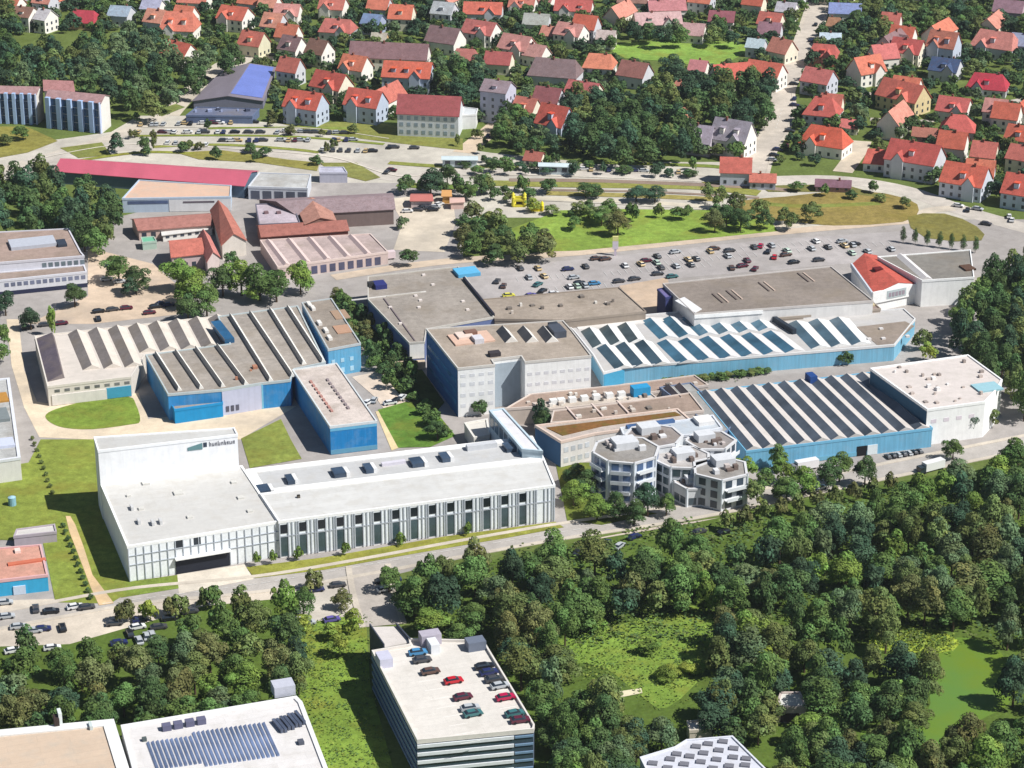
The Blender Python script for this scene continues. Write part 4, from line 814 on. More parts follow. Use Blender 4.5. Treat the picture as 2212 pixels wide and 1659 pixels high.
c = G(1329, 552); b = thing('sign_pylon', 'tall slim pale yellow-white sign pylon at the edge of the big car park', 'sign', (c.x, c.y, 0))
MB().box(c, Vector((1, 0, 0)), .8, .5, 0, 2.5).build('post', 'plain', b, C(214, 200, 214)); MB().box(c, Vector((1, 0, 0)), 2.1, .7, 2.5, 5.6).build('lower_panel', 'plain', b, C(232, 222, 230)); MB().box(c, Vector((1, 0, 0)), 2.1, .75, 5.65, 7.4).build('upper_panel', 'plain', b, C(232, 228, 150))
# ================================================================== houses of the town
RED = C(204, 104, 84); ORG = C(226, 122, 84); MAU = C(138, 106, 108); PNK = C(208, 138, 128); CRM = C(186, 44, 66); BRW = C(140, 100, 84); GRYR = C(134, 124, 130); SAL = C(222, 140, 116)
W1 = (.84, .80, .74, 1); W2 = (.80, .74, .60, 1); W3 = C(216, 216, 222); WB = C(150, 176, 208)  # WB: white wall with the blue of a shaded front painted in
H = [  # label, x, y, roof width in the picture, depth, wall h, roof h, angle, wall, roof, hip, dormers
 ('white house with brown-red roof in the top left corner', 55, 24, 44, 12, 11, 4, -20, W1, BRW, 0, 1),
 ('tall white gabled house next to the brown-red roof at top left', 98, 30, 30, 11, 10, 4.5, -30, W1, C(206, 200, 204), 0, 0),
 ('house with flat crimson roof and cream wall above the dark wood at top left', 182, 34, 66, 13, 5, 5, -12, C(230, 196, 150), CRM, .12, 0),
 ('bluish grey roofed house behind the trees at top', 262, 22, 50, 12, 8, 4, -15, W3, C(150, 170, 190), 0, 0),
 ('largest orange roof of the top left, with white wall below', 388, 44, 84, 16, 8, 8, -8, W1, C(230, 122, 92), .1, 2),
 ('orange house with bright white gable above the solar roof street', 388, 106, 62, 13, 8, 6.5, -38, W1, C(226, 100, 72), 0, 0),
 ('orange-red house with white front at the top edge', 508, 26, 66, 13, 9, 5.5, -25, W1, C(214, 100, 72), 0, 1),
 ('red house with dark dormer and cream gable above the grey street', 548, 82, 54, 11, 8, 6, -28, C(232, 226, 196), RED, 0, 1),
 ('mauve roofed house with bright gable above the grey street', 632, 92, 46, 11, 8, 6, -32, W1, MAU, 0, 1),
 ('pink roofed house at the top edge left of centre', 622, 20, 60, 12, 8, 5, -10, W1, PNK, 0, 1),
 ('brown-red house with narrow white gable left of the long mauve roof', 690, 100, 44, 11, 9, 6, -34, W1, BRW, 0, 0),
 ('low red roof house left of the deep blue house', 730, 54, 78, 13, 6, 5.5, -14, W3, C(198, 104, 92), .1, 1),
 ('deep blue walled house at the top', 806, 40, 44, 11, 8, 4, -20, C(50, 96, 160), C(110, 136, 176), 0, 0),
 ('bright orange roof with cream wall right of the deep blue house', 868, 24, 56, 13, 9, 6, -10, W2, C(226, 112, 76), 0, 1),
 ('orange roof at the top edge just left of the bright orange one', 820, 6, 50, 12, 8, 5, -15, W3, C(220, 116, 84), 0, 0),
 ('row house with very long mauve roof and white right gable', 842, 108, 190, 12, 9, 6.5, -9, W1, C(140, 104, 108), 0, 0),
 ('orange gabled house in front of the left end of the long mauve roof', 768, 134, 58, 11, 8, 6, -28, W1, ORG, 0, 1),
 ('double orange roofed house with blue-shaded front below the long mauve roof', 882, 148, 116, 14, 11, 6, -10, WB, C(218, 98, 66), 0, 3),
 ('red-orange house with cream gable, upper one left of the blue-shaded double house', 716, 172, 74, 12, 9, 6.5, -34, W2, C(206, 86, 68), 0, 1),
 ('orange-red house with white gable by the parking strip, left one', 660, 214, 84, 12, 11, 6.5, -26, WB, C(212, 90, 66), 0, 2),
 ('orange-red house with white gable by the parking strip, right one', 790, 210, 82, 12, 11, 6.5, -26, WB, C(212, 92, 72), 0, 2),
 ('mauve roofed white house right of the cream square at the top', 962, 74, 72, 13, 8, 6.5, -28, W1, MAU, 0, 0),
 ('long orange roof at the top edge near the centre', 1044, 16, 92, 12, 7, 5, -6, W3, C(218, 102, 76), 0, 1),
 ('pink-red house with blue-shaded left gable near the top centre', 1040, 58, 72, 12, 9, 5.5, -30, W1, C(196, 104, 96), 0, 1),
 ('pink house with white gable right of the blue-shaded one', 1118, 90, 66, 13, 9, 6, -32, W1, PNK, 0, 1),
 ('small dull red roof behind the grove left of centre', 1006, 118, 56, 10, 6, 5, -12, W2, C(184, 104, 94), .1, 0),
 ('dark red roofed low house left of the cream gable near the centre', 1078, 124, 62, 11, 7, 5, -14, W2, C(176, 82, 78), 0, 0),
 ('tall lavender-grey house with tower-like shape beside the dark grove', 1076, 184, 62, 12, 17, 4, -24, C(176, 176, 206), C(150, 130, 138), 0, 1),
 ('red roof at the top edge right of the centre', 1240, 10, 88, 13, 8, 4.5, -10, W1, C(190, 84, 76), 0, 2),
 ('white house with pink roof below the red one at the top', 1234, 62, 60, 12, 9, 5, -30, W1, PNK, 0, 1),
 ('small orange roof between the white houses near the top', 1188, 66, 34, 9, 6, 4, -24, W1, SAL, 0, 0),
 ('white flat-fronted house at the left end of the playing field', 1310, 74, 44, 10, 7, 3.5, -10, W1, C(190, 170, 164), 0, 0),
 ('long dusty pink terrace roof above the playing field', 1420, 38, 112, 13, 7, 5, 8, C(206, 214, 200), C(206, 164, 162), 0, 2),
 ('pink terrace roof at the top edge above the long dusty one', 1440, 10, 90, 12, 7, 4, 5, W1, C(196, 120, 124), 0, 0),
 ('wide mauve-brown roof in the middle of the town', 1200, 144, 116, 15, 8, 7, -16, W3, C(134, 110, 112), .08, 0),
 ('bright orange flat-topped roof below the playing field', 1296, 130, 70, 13, 9, 5.5, -14, W1, C(232, 132, 92), .12, 0),
 ('brown-red roofed house right of the bright orange flat-topped roof', 1372, 148, 62, 12, 8, 6, -30, W3, C(160, 100, 90), 0, 0),
 ('pink-red valley roofed house left of the dark grove', 1262, 190, 72, 12, 6, 5.5, -30, W2, C(204, 100, 98), 0, 0),
 ('mauve-red roof right behind the red-orange house beside the grove', 1186, 204, 60, 12, 8, 6, -24, W3, C(150, 84, 88), 0, 0),
 ('orange house with cream walls, lower left of the mauve-red roof', 1138, 226, 50, 11, 8, 6, -30, W2, C(204, 112, 92), 0, 1),
 ('red-orange steep house with blue-shaded front at the left side of the dark grove', 1200, 248, 64, 12, 11, 8, -36, C(170, 192, 224), C(220, 92, 70), 0, 1),  # wall colour includes the front's blue shade
 ('long bent orange roof above the dark round grove', 1580, 152, 90, 13, 8, 6, 16, W2, C(214, 92, 72), 0, 0),
 ('orange roof wing running down to the street right of the grove', 1654, 148, 76, 13, 9, 6, -30, W1, C(230, 106, 78), 0, 0),
 ('white house with pink roof edge left of the bent orange roof', 1510, 140, 40, 10, 7, 4, -20, W1, C(200, 120, 124), 0, 0),
 ('crimson-brown roof above the hedge at the top right of the field', 1560, 34, 60, 11, 6, 4.5, -12, W1, C(150, 80, 92), 0, 0),
 ('mauve roofed house on the left side of the straight street', 1664, 60, 52, 11, 7, 5, -16, W3, C(150, 106, 120), 0, 0),
 ('pale blue-grey house left of the orange gable by the straight street', 1634, 92, 40, 10, 7, 3.5, -20, W3, C(176, 196, 204), 0, 0),
 ('orange gable with cream wall by the straight street', 1690, 98, 42, 11, 7, 6, -42, W2, C(214, 130, 106), 0, 0),
 ('white and light blue flat house right of the straight street', 1794, 76, 50, 11, 6, 2, -6, W1, C(190, 210, 224), 0, 0),
 ('small rust-brown roof above the light blue flat house', 1802, 46, 34, 9, 5, 3.5, -12, W1, C(160, 112, 78), .1, 0),
 ('red roofed pink house right of the straight street, uppermost', 1780, 108, 64, 12, 7, 5, -16, PNK, C(196, 88, 76), .1, 1),
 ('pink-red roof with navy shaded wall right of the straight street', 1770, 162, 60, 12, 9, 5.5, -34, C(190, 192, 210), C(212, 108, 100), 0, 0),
 ('red hipped villa at the junction of the straight street', 1778, 228, 78, 13, 9, 7, -20, W3, C(206, 90, 76), .25, 1),
 ('bright orange villa below the red hipped one at the junction', 1784, 292, 100, 13, 7, 7, -28, W1, C(232, 92, 52), .15, 1),
 ('small pink-red outbuilding right of the red hipped villa', 1836, 266, 30, 8, 4, 3, -15, W2, C(224, 112, 104), 0, 0),
 ('orange gabled house with white wall right of the street trees', 1872, 138, 66, 12, 9, 7, 30, W1, C(226, 118, 84), 0, 1),
 ('pink-red roof climbing to the right above the orange gabled house', 1908, 110, 60, 11, 7, 6, 18, W1, C(218, 108, 102), 0, 0),
 ('red house with cream gable at the end of the climbing roofs', 1962, 98, 66, 12, 9, 6, -30, W2, C(200, 82, 76), 0, 1),
 ('tall brown-orange roofed house with white edge among the upper right trees', 2040, 84, 60, 12, 13, 7, -30, C(170, 186, 214), C(188, 108, 84), 0, 2),
 ('navy blue roofed house below the tall brown-orange one', 2044, 138, 62, 13, 7, 5, -26, W3, C(60, 84, 124), 0, 1),
 ('salmon pink house with grey front at the upper right', 2152, 84, 90, 14, 8, 7, -32, W3, C(220, 132, 118), .1, 1),
 ('house with blue-grey wall cut by the right edge at the top', 2206, 84, 40, 12, 9, 5, -20, C(150, 176, 214), C(140, 150, 180), 0, 0),
 ('crimson roofed house at the right', 2134, 174, 92, 13, 5, 6, -18, W3, C(190, 36, 62), .15, 1),
 ('long orange house running down towards the camera right of centre', 1952, 194, 84, 13, 9, 7, -44, C(226, 206, 160), C(228, 108, 84), 0, 1),
 ('red house with white right gable above the rounded red roof', 2062, 224, 68, 12, 7, 5.5, -26, W1, C(212, 96, 88), 0, 1),
 ('rounded red hipped roof below the red house with white gable', 2070, 264, 80, 13, 7, 6, -12, C(196, 180, 196), C(216, 90, 80), .3, 0),
 ('low brick-brown roofed outbuilding left of the rounded red roof', 1998, 284, 56, 9, 4, 3, -14, C(150, 120, 130), C(172, 104, 84), 0, 0),
 ('low purple-brown shed roof above the small orange house', 1916, 278, 40, 8, 3.5, 2, -10, C(170, 160, 160), C(140, 96, 110), 0, 0),
 ('small orange house left of the big grey-fronted one', 1892, 336, 52, 10, 5, 5, -14, W1, C(226, 98, 76), .12, 0),
 ('big grey-fronted house with red roof and brilliant white right gable', 1978, 326, 110, 15, 11, 7, -30, C(214, 214, 220), C(196, 78, 68), 0, 1),
 ('orange villa with blue-shaded front at the road bend on the right', 2088, 374, 92, 14, 9, 7, -30, C(214, 222, 238), C(226, 98, 68), 0, 1),  # bluish shade of the front is in the wall colour
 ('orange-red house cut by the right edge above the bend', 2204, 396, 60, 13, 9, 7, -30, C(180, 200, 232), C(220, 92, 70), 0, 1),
 ('red roofed house with blue-grey front by the railway road', 1590, 354, 74, 12, 8, 5, -6, C(160, 176, 196), C(200, 92, 74), 0, 0),
 ('low red-roofed annex right of the blue-grey fronted house', 1648, 382, 62, 9, 4.5, 2.5, -6, C(80, 90, 120), C(200, 104, 82), 0, 0),
 ('long low purple-brown shed beside the curving road', 1800, 394, 84, 8, 3.2, 2, -8, C(160, 130, 130), C(128, 88, 104), 0, 0),
 ('lavender-grey roofed house with skylight left of the straight street', 1516, 288, 56, 12, 8, 6.5, -22, C(196, 186, 196), C(160, 148, 164), 0, 1),
 ('grey-mauve roofed house with brilliant white gable left of the straight street', 1584, 280, 82, 13, 10, 8, -30, W1, C(154, 146, 158), 0, 2),
 ('blue-violet roofed hall at the top edge right of the straight street', 1826, 16, 76, 14, 6, 4, -8, W3, C(124, 142, 196), 0, 0),
 ('mauve roof in the top right corner', 2180, 12, 66, 13, 8, 5, -20, C(196, 170, 180), C(140, 104, 118), 0, 0),
 ('white house with grey roof left of the straight street at the top edge', 1700, 14, 44, 11, 8, 4, -20, W1, C(176, 172, 182), 0, 0),
 ('grey-green roofed low house between the pink houses near the top', 1160, 40, 60, 11, 6, 4.5, -12, W3, C(164, 168, 160), 0, 0),
 ('small cream house below the blue house at the top', 820, 78, 34, 9, 4, 3, -8, C(226, 190, 140), C(176, 168, 150), 0, 0),
 ('white and pink house between the mauve and pink roofs near the top', 1160, 108, 44, 10, 7, 5, -34, W1, C(214, 150, 140), 0, 0),
 ('red roofed house half hidden right of the pink terrace', 1500, 62, 50, 11, 6, 5, -16, W1, C(196, 150, 150), 0, 0),
 ('light grey tall roof beyond the top centre trees', 960, 16, 50, 12, 9, 5, -20, W3, C(170, 176, 180), 0, 1),
 ('orange roof cut by the top edge left', 420, -8, 70, 12, 8, 5, -12, W1, C(216, 120, 96), 0, 0),
 ('pale violet roof at the top edge left of the orange roofs', 330, 8, 46, 11, 7, 4, -15, W1, C(170, 172, 200), 0, 0),
 ('brown roof at the top edge right of the field trees', 1368, -8, 70, 12, 8, 5, -10, W1, C(150, 110, 96), 0, 0),
 ('terracotta roof at the top edge far left of the blue house', 720, 6, 60, 12, 8, 5, -14, W1, C(206, 110, 92), 0, 1),
 ('terracotta roof at the top edge between the groves', 1130, 2, 60, 12, 8, 5, -14, W1, C(204, 116, 96), 0, 1),
 ('grey hut with pink roof beside the cream street', 358, 205, 38, 8, 3.5, 2.5, -10, C(190, 180, 180), C(196, 164, 166), 0, 0),
 ('two-tone small house in the dark trees beside the railway road', 1155, 336, 34, 8, 4, 3, -20, W2, C(170, 90, 74), 0, 0),
 ('small orange roof inside the dark grove, upper one', 1470, 186, 34, 9, 7, 4, -25, W2, C(206, 124, 100), .2, 0),
 ('small orange-brown roof inside the dark grove, lower one', 1470, 242, 30, 9, 7, 4, -25, C(150, 110, 90), C(206, 130, 96), .2, 0),
]
HP = []
for r in H:
    lb, x, y, wp, d, wh, rh, an, wc, rc, hip, dm = r
    b = house(lb, x, y, wp, d, wh, rh, an, wc, rc, hip=hip, dorm=dm)
    HP.append((b.location.copy(), wp/PPM(b.location)/2+1))
FILL = random.Random(21)
ROADL = [[(1625, 395), (1675, 280), (1690, 235), (1725, 130), (1765, 20)], [(365, 250), (500, 132), (690, 132)], [(80, 345), (330, 260), (440, 175), (560, 118)], [(1690, 235), (1880, 200)], [(1880, 258), (2080, 240), (2212, 215)], [(1000, 330), (1080, 265)], [(1820, 372), (1862, 305)], [(380, 372), (1600, 390), (1950, 410), (2212, 500)]]
RW = [[G(*q) for q in l] for l in ROADL]
def segd(p, a, b):
    d = b-a; t = max(0, min(1, (p-a).dot(d)/d.length_squared)); return (p-a-d*t).length
NOH = [ccw(PX(l, 0)) for l in ([(1300, 160), (1312, 84), (1630, 84), (1650, 165), (1480, 180)], q4+[], [(-30, 66), (300, 72), (500, 110), (540, 160), (400, 250), (-30, 250)], [(1080, 180), (1390, 180), (1480, 190), (1560, 165), (1660, 150), (1700, 260), (1500, 360), (1060, 360)], [(930, 120), (1050, 140), (1050, 225), (930, 225)], [(1830, 0), (2230, 0), (2230, 62), (1830, 72)], [(400, 110), (700, 105), (700, 160), (400, 170)])]
tq = ccw(PX([(300, -40), (2240, -40), (2240, 400), (2110, 400), (1980, 360), (1880, 340), (1720, 340), (1700, 150), (1300, 250), (1000, 250), (620, 250), (600, 150), (480, 90), (300, 60), (0, 60), (0, -40)], 0))
fx = [p.x for p in tq]; fy = [p.y for p in tq]; made = []
PAL = [('red', RED), ('orange', ORG), ('orange', C(226, 120, 84)), ('salmon', SAL), ('mauve', MAU), ('orange', ORG), ('white-walled salmon', C(230, 150, 120)), ('red', C(206, 104, 88)), ('pink', PNK), ('orange', C(214, 98, 66))]
for _ in range(5000):
    p = Vector((FILL.uniform(min(fx), max(fx)), FILL.uniform(min(fy), max(fy)), 0))
    if not inside(p, tq) or any(inside(p, g) for g in NOH): continue
    if any((p-Vector((c.x, c.y, 0))).length < r+9.2 for c, r in HP): continue
    if any(segd(p, l[i], l[i+1]) < 13 for l in RW for i in range(len(l)-1)): continue
    D_ = (p-Vector((0, 0, HCAM))).dot(FW); x = CX+FPX*p.x/D_; y = CY-FPX*((p-Vector((0, 0, HCAM))).dot(UP))/D_-30
    nm, c = FILL.choice(PAL); wp = FILL.uniform(9, 12)*PPM(p)
    b = house('x', x, y, wp, FILL.uniform(9, 11.5), FILL.uniform(7.5, 10), FILL.uniform(4.8, 6.2), FILL.choice((-26, -30, -22, 62))+FILL.uniform(-5, 5), FILL.choice((W1, W1, W2, W3)), c, dorm=FILL.choice((0, 0, 1)), chim=1)
    made.append((x, nm, b)); HP.append((b.location.copy(), wp/PPM(p)/2+1))
    if len(made) >= 80: break
for nm in sorted({m_[1] for m_ in made}):
    l = sorted([m_ for m_ in made if m_[1] == nm], key=lambda m_: m_[0])
    for i, m_ in enumerate(l): m_[2]['label'] = 'small %s-roofed house filling a gap in the old town, %s such from the left' % (nm, ordinal(i))
# ================================================================== cars
CARCOL = {'black': C(24, 26, 32), 'navy': C(36, 44, 92), 'dark grey': C(70, 70, 74), 'silver': C(176, 180, 184), 'white': C(238, 238, 238), 'red': C(190, 24, 40),
          'crimson': C(176, 20, 70), 'maroon': C(92, 30, 50), 'teal': C(60, 110, 112), 'blue': C(70, 136, 182), 'brown': C(92, 68, 60), 'yellow': C(232, 226, 90), 'beige': C(206, 180, 130), 'violet': C(96, 86, 156), 'pale green': C(186, 208, 190)}
def car_meshes():
    out = {}
    prof = [(-2.2, .35), (-2.25, .75), (-2.1, .98), (-1.1, 1.02), (1.15, 1.0), (2.05, .82), (2.2, .6), (2.15, .33)]
    k = MB(); n = len(prof)
    for s in (-1, 1):
        k.v += [(x, s*(.86 if 0 < i < n-1 else .82), z) for i, (x, z) in enumerate(prof)]
    for i in range(n): j = (i+1) % n; k.f.append((i, j, n+j, n+i))
    k.f.append(tuple(range(n))); k.f.append(tuple(range(2*n-1, n-1, -1)))
    out['body'] = k.mesh('car_body', ['car_paint'])
    k = MB(); k.hexa([(-1.95, -.8, .98), (1.2, -.8, .98), (1.2, .8, .98), (-1.95, .8, .98)], [(-1.45, -.62, 1.4), (.45, -.62, 1.4), (.45, .62, 1.4), (-1.45, .62, 1.4)]); out['windows'] = k.mesh('car_windows', ['glass'])
    k = MB(); k.hexa([(-1.42, -.6, 1.39), (.42, -.6, 1.39), (.42, .6, 1.39), (-1.42, .6, 1.39)], [(-1.36, -.56, 1.46), (.36, -.56, 1.46), (.36, .56, 1.46), (-1.36, .56, 1.46)]); out['car_roof'] = k.mesh('car_top', ['car_paint'])
    k = MB(); k.cyl((0, -.1, 0), (0, .1, 0), .32, .32, 12); out['wheel'] = k.mesh('car_wheel', ['rubber'])
    return out
CM = car_meshes(); CARS = {}; CARP = []
def car(px, py, col, zone, ang=0.0, z=.1, big=1.0):
    """ang in degrees from the long axis of the works"""
    p = G(px, py, z+.7); p.z = z
    o = bpy.data.objects.new('car', None); COL.objects.link(o); o.location = p; o.rotation_euler = (0, 0, R(18.3+ang)); o.scale = (big,)*3
    for nm in ('body', 'windows', 'car_roof'):
        c = bpy.data.objects.new(nm, CM[nm]); COL.objects.link(c); c.parent = o; c.color = CARCOL[col] if nm != 'windows' else C(44, 52, 62)
    for sx in (-1.35, 1.35):
        for sy in (-.8, .8):
            c = bpy.data.objects.new('wheel', CM['wheel']); COL.objects.link(c); c.parent = o; c.location = (sx, sy, .32)
    o['category'] = 'car'; CARS.setdefault((zone, col), []).append((px, py, o)); CARP.append(p)
    return o
ZG = 'on the parking garage deck'
for a in ((930, 1449, 'brown'), (980, 1469, 'red'), (1000, 1504, 'maroon'), (1022, 1540, 'teal'), (1092, 1505, 'crimson'), (1112, 1540, 'teal'), (1124, 1554, 'maroon'), (1046, 1438, 'black'), (1056, 1451, 'navy'), (1068, 1466, 'dark grey'), (1080, 1480, 'silver'), (903, 1408, 'blue'), (912, 1424, 'dark grey'), (1016, 1528, 'silver'), ):
    car(*a, ZG, rn.uniform(-4, 4), 10.36, 1.05)
ZR = 'in the street-side parking at the lower left'
for a in ((77, 1313, 'dark grey'), (110, 1319, 'black'), (187, 1310, 'dark grey'), (162, 1309, 'white'), (73, 1361, 'silver'), (92, 1357, 'navy'), (135, 1354, 'black'), (247, 1345, 'dark grey'), (113, 1398, 'white'), (28, 1404, 'white'), (303, 1337, 'navy'), (367, 1334, 'black'), (257, 1387, 'navy'), (280, 1367, 'black'), (297, 1353, 'white'), (317, 1373, 'silver'), (343, 1353, 'dark grey'), (411, 1319, 'dark grey'), (14, 1330, 'silver'), (40, 1352, 'silver'), (328, 1370, 'silver'), (300, 1382, 'silver'), (10, 1300, 'silver')):
    car(*a, ZR, rn.choice((0, 0, 90))+rn.uniform(-6, 6))
for a in ((683, 1272, 'navy'), (730, 1262, 'dark grey'), (717, 1337, 'violet'), (653, 1337, 'white'), (664, 1344, 'silver'), (827, 1254, 'black'), (850, 1251, 'navy'), (832, 1272, 'white')):
    car(*a, 'by the side street above the garage ramp', rn.uniform(-8, 8))
for a in ((1247, 1192, 'black'), (1511, 1147, 'dark grey'), (1565, 1148, 'black'), (1737, 1060, 'black'), (1760, 1059, 'dark grey'), (1772, 1052, 'white'), (1310, 1172, 'navy'), (1370, 1158, 'navy'), (1338, 1178, 'silver')):
    car(*a, 'along the front road beside the big wood', rn.uniform(-10, 60))
for i in range(7): car(1918+i*11.5, 984-i*1.9, ('dark grey', 'black', 'silver', 'dark grey', 'silver', 'black', 'dark grey')[i], 'under the blue wall of the striped hall', 90, big=.72)
for a in ((213, 671, 'black', 0), (243, 667, 'dark grey', 0), (273, 664, 'maroon', 0), (212, 687, 'black', 90), (133, 697, 'maroon', 0), (323, 674, 'maroon', 0), (336, 661, 'black', 0), (365, 657, 'navy', 0), (97, 700, 'dark grey', 0), (240, 571, 'navy', 0), (258, 607, 'silver', 0), (350, 655, 'navy', 0), (230, 602, 'white', 0), (60, 706, 'black', 0)):
    car(a[0], a[1], a[2], 'in the yard behind the cream sawtooth hall', a[3]+rn.uniform(-4, 4))
ZB = 'in the big store car park'
for a in ((1074, 606, 'dark grey', 60), (1088, 616, 'brown', 60), (1099, 637, 'yellow', 0), (1162, 578, 'beige', 90), (1124, 578, 'dark grey', 90), (1227, 580, 'navy', 0), (1162, 613, 'teal', 40), (1172, 627, 'black', 40), (1146, 637, 'violet', 20), (1252, 610, 'black', 0), (1284, 611, 'blue', 0), (1196, 633, 'white', 0), (1288, 557, 'brown', 0), (1308, 558, 'brown', 0), (1396, 562, 'maroon', 0), (1337, 606, 'dark grey', 0), (1371, 601, 'dark grey', 0), (1421, 590, 'dark grey', 0), (1452, 596, 'teal', 0), (1459, 543, 'silver', 0), (1543, 536, 'brown', 0), (1576, 540, 'dark grey', 0), (1643, 530, 'crimson', 60), (1659, 542, 'black', 60), (1673, 554, 'red', 60), (1581, 577, 'brown', 80), (1604, 573, 'maroon', 0), (1631, 579, 'maroon', 50), (1715, 565, 'black', 0), (1847, 526, 'black', 0), (1769, 560, 'dark grey', 0), (1698, 549, 'brown', 0), (1820, 520, 'silver', 0), (1614, 561, 'maroon', 90), (1240, 598, 'silver', 0), (1265, 574, 'dark grey', 90)):
    car(a[0], a[1], a[2], ZB, a[3]+rn.uniform(-5, 5), .12)
for (x0, y0, x1, y1, n, pr) in ((1350, 572, 1640, 545, 17, .5), (1420, 552, 1800, 516, 20, .4), (1300, 588, 1540, 566, 15, .45), (1700, 540, 1930, 520, 13, .45), (1110, 600, 1240, 590, 8, .45), (1180, 622, 1330, 610, 9, .5), (1840, 545, 2010, 528, 10, .3)):
    for i in range(n):
        if rn.random() < pr*.72: car(x0+(x1-x0)*i/n, y0+(y1-y0)*i/n, rn.choice(['silver', 'silver', 'white', 'beige', 'pale green', 'silver', 'dark grey']), ZB, 90+rn.uniform(-5, 5), .12)
ZP = 'in the parking strip before the old town'
for (x0, y0, x1, y1, n, pr) in ((290, 268, 560, 262, 22, .55), (300, 284, 640, 284, 26, .45), (470, 302, 830, 300, 26, .5), (330, 305, 460, 312, 8, .5), (620, 282, 760, 286, 9, .6), (840, 316, 950, 320, 8, .5), (1060, 352, 1150, 353, 5, .5), (1260, 364, 1520, 372, 14, .5), (700, 322, 860, 326, 9, .4)):
    for i in range(n):
        if rn.random() < pr: car(x0+(x1-x0)*i/n+rn.uniform(-2, 2), y0+(y1-y0)*i/n, rn.choice(['silver', 'white', 'silver', 'dark grey', 'black', 'navy', 'white', 'beige', 'dark grey', 'maroon']), ZP, -18+rn.choice((0, 90))+rn.uniform(-6, 6), .08)
ZS = 'on the streets of the old town'
for a in ((1718, 262, 'navy'), (1706, 282, 'dark grey'), (1700, 314, 'maroon'), (1680, 322, 'navy'), (1672, 334, 'black'), (1668, 344, 'silver'), (1716, 226, 'navy'), (1628, 318, 'black'), (1762, 52, 'black'), (1755, 88, 'navy'), (1716, 212, 'navy'), (1715, 180, 'black'), (2070, 443, 'white'), (2112, 450, 'silver'), (2180, 466, 'white'), (2186, 474, 'white'), (2130, 482, 'dark grey'), (1996, 236, 'silver'), (2010, 250, 'navy'), (2040, 150, 'white'), (555, 116, 'navy'), (605, 112, 'navy'), (590, 118, 'black'), (1055, 292, 'navy'), (445, 168, 'black'), (836, 370, 'dark grey'), (846, 366, 'maroon'), (2090, 452, 'black')):
    car(*a, ZS, rn.choice((-40, 60))+rn.uniform(-8, 8), .12)
ZM = 'on the pale market yard'
for a in ((902, 452, 'dark grey'), (915, 446, 'black'), (925, 448, 'dark grey'), (906, 442, 'white'), (935, 452, 'black'), (948, 440, 'white'), (940, 446, 'silver'), (880, 455, 'white'), (812, 543, 'white')):
    car(*a, ZM, rn.uniform(-30, 30), .1)
for a in ((795, 868, 'white'), (808, 863, 'silver'), (843, 869, 'white'), (857, 863, 'black'), (868, 857, 'white')): car(*a, 'beside the blue workshop', rn.uniform(-10, 70))
def van(label, px, py, L, ang, col, cabcol):
    p = G(px, py); b = thing('delivery_van', label, 'van', (p.x, p.y, .05)); e = Matrix.Rotation(R(ang), 3, 'Z') @ UDIR; f_ = Vector((-e.y, e.x, 0))
    MB().box(p+e*.6, e, L-2, 2.3, .55, 3.0).build('cargo_box', 'car_paint', b, col); MB().box(p-e*(L/2-.6), e, 1.9, 2.1, .45, 2.2).build('cab', 'car_paint', b, cabcol)
    MB().box(p-e*(L/2-.3), e, 1.4, 2.14, 1.35, 2.0).build('windows', 'glass', b, C(30, 36, 44))
    for sx in (-L*.34, L*.3):
        for sy in (-1, 1):
            c = p+e*sx+f_*sy; MB().cyl(tuple(c-f_*.12+Vector((0, 0, .42))), tuple(c+f_*.12+Vector((0, 0, .42))), .42, .42, 12).build('wheel', 'rubber', b)
van('long white box truck with dark cab at the right of the front road', 2012, 1016, 9, 12, C(240, 240, 240), C(40, 52, 60))
van('white truck in front of the ridged pink-grey hall, left of two', 676, 580, 8, 0, C(238, 240, 232), C(220, 224, 220))
van('white truck in front of the ridged pink-grey hall, right of two', 718, 577, 9.5, 0, C(240, 240, 244), C(60, 62, 70))
van('white and red truck right of the ridged pink-grey hall', 835, 560, 7, 0, C(232, 214, 216), C(196, 120, 130))
van('white box truck left of the street trees below the striped hall', 1738, 1014, 9, 4, C(240, 238, 240), C(120, 120, 126))
def near(c):
    """how a car stands among the others of its colour there"""
for (zone, col), l in CARS.items():
    l.sort(key=lambda t: t[0])
    for i, (x, y, o) in enumerate(l):
        if len(l) == 1: o['label'] = 'the only %s car %s' % (col, zone)
        elif len(l) == 2: o['label'] = '%s of the two %s cars %s' % (('left one', 'right one')[i], col, zone)
        else: o['label'] = '%s car %s, %s such from the left' % (col, zone, ordinal(i))
        o['group'] = 'cars '+zone
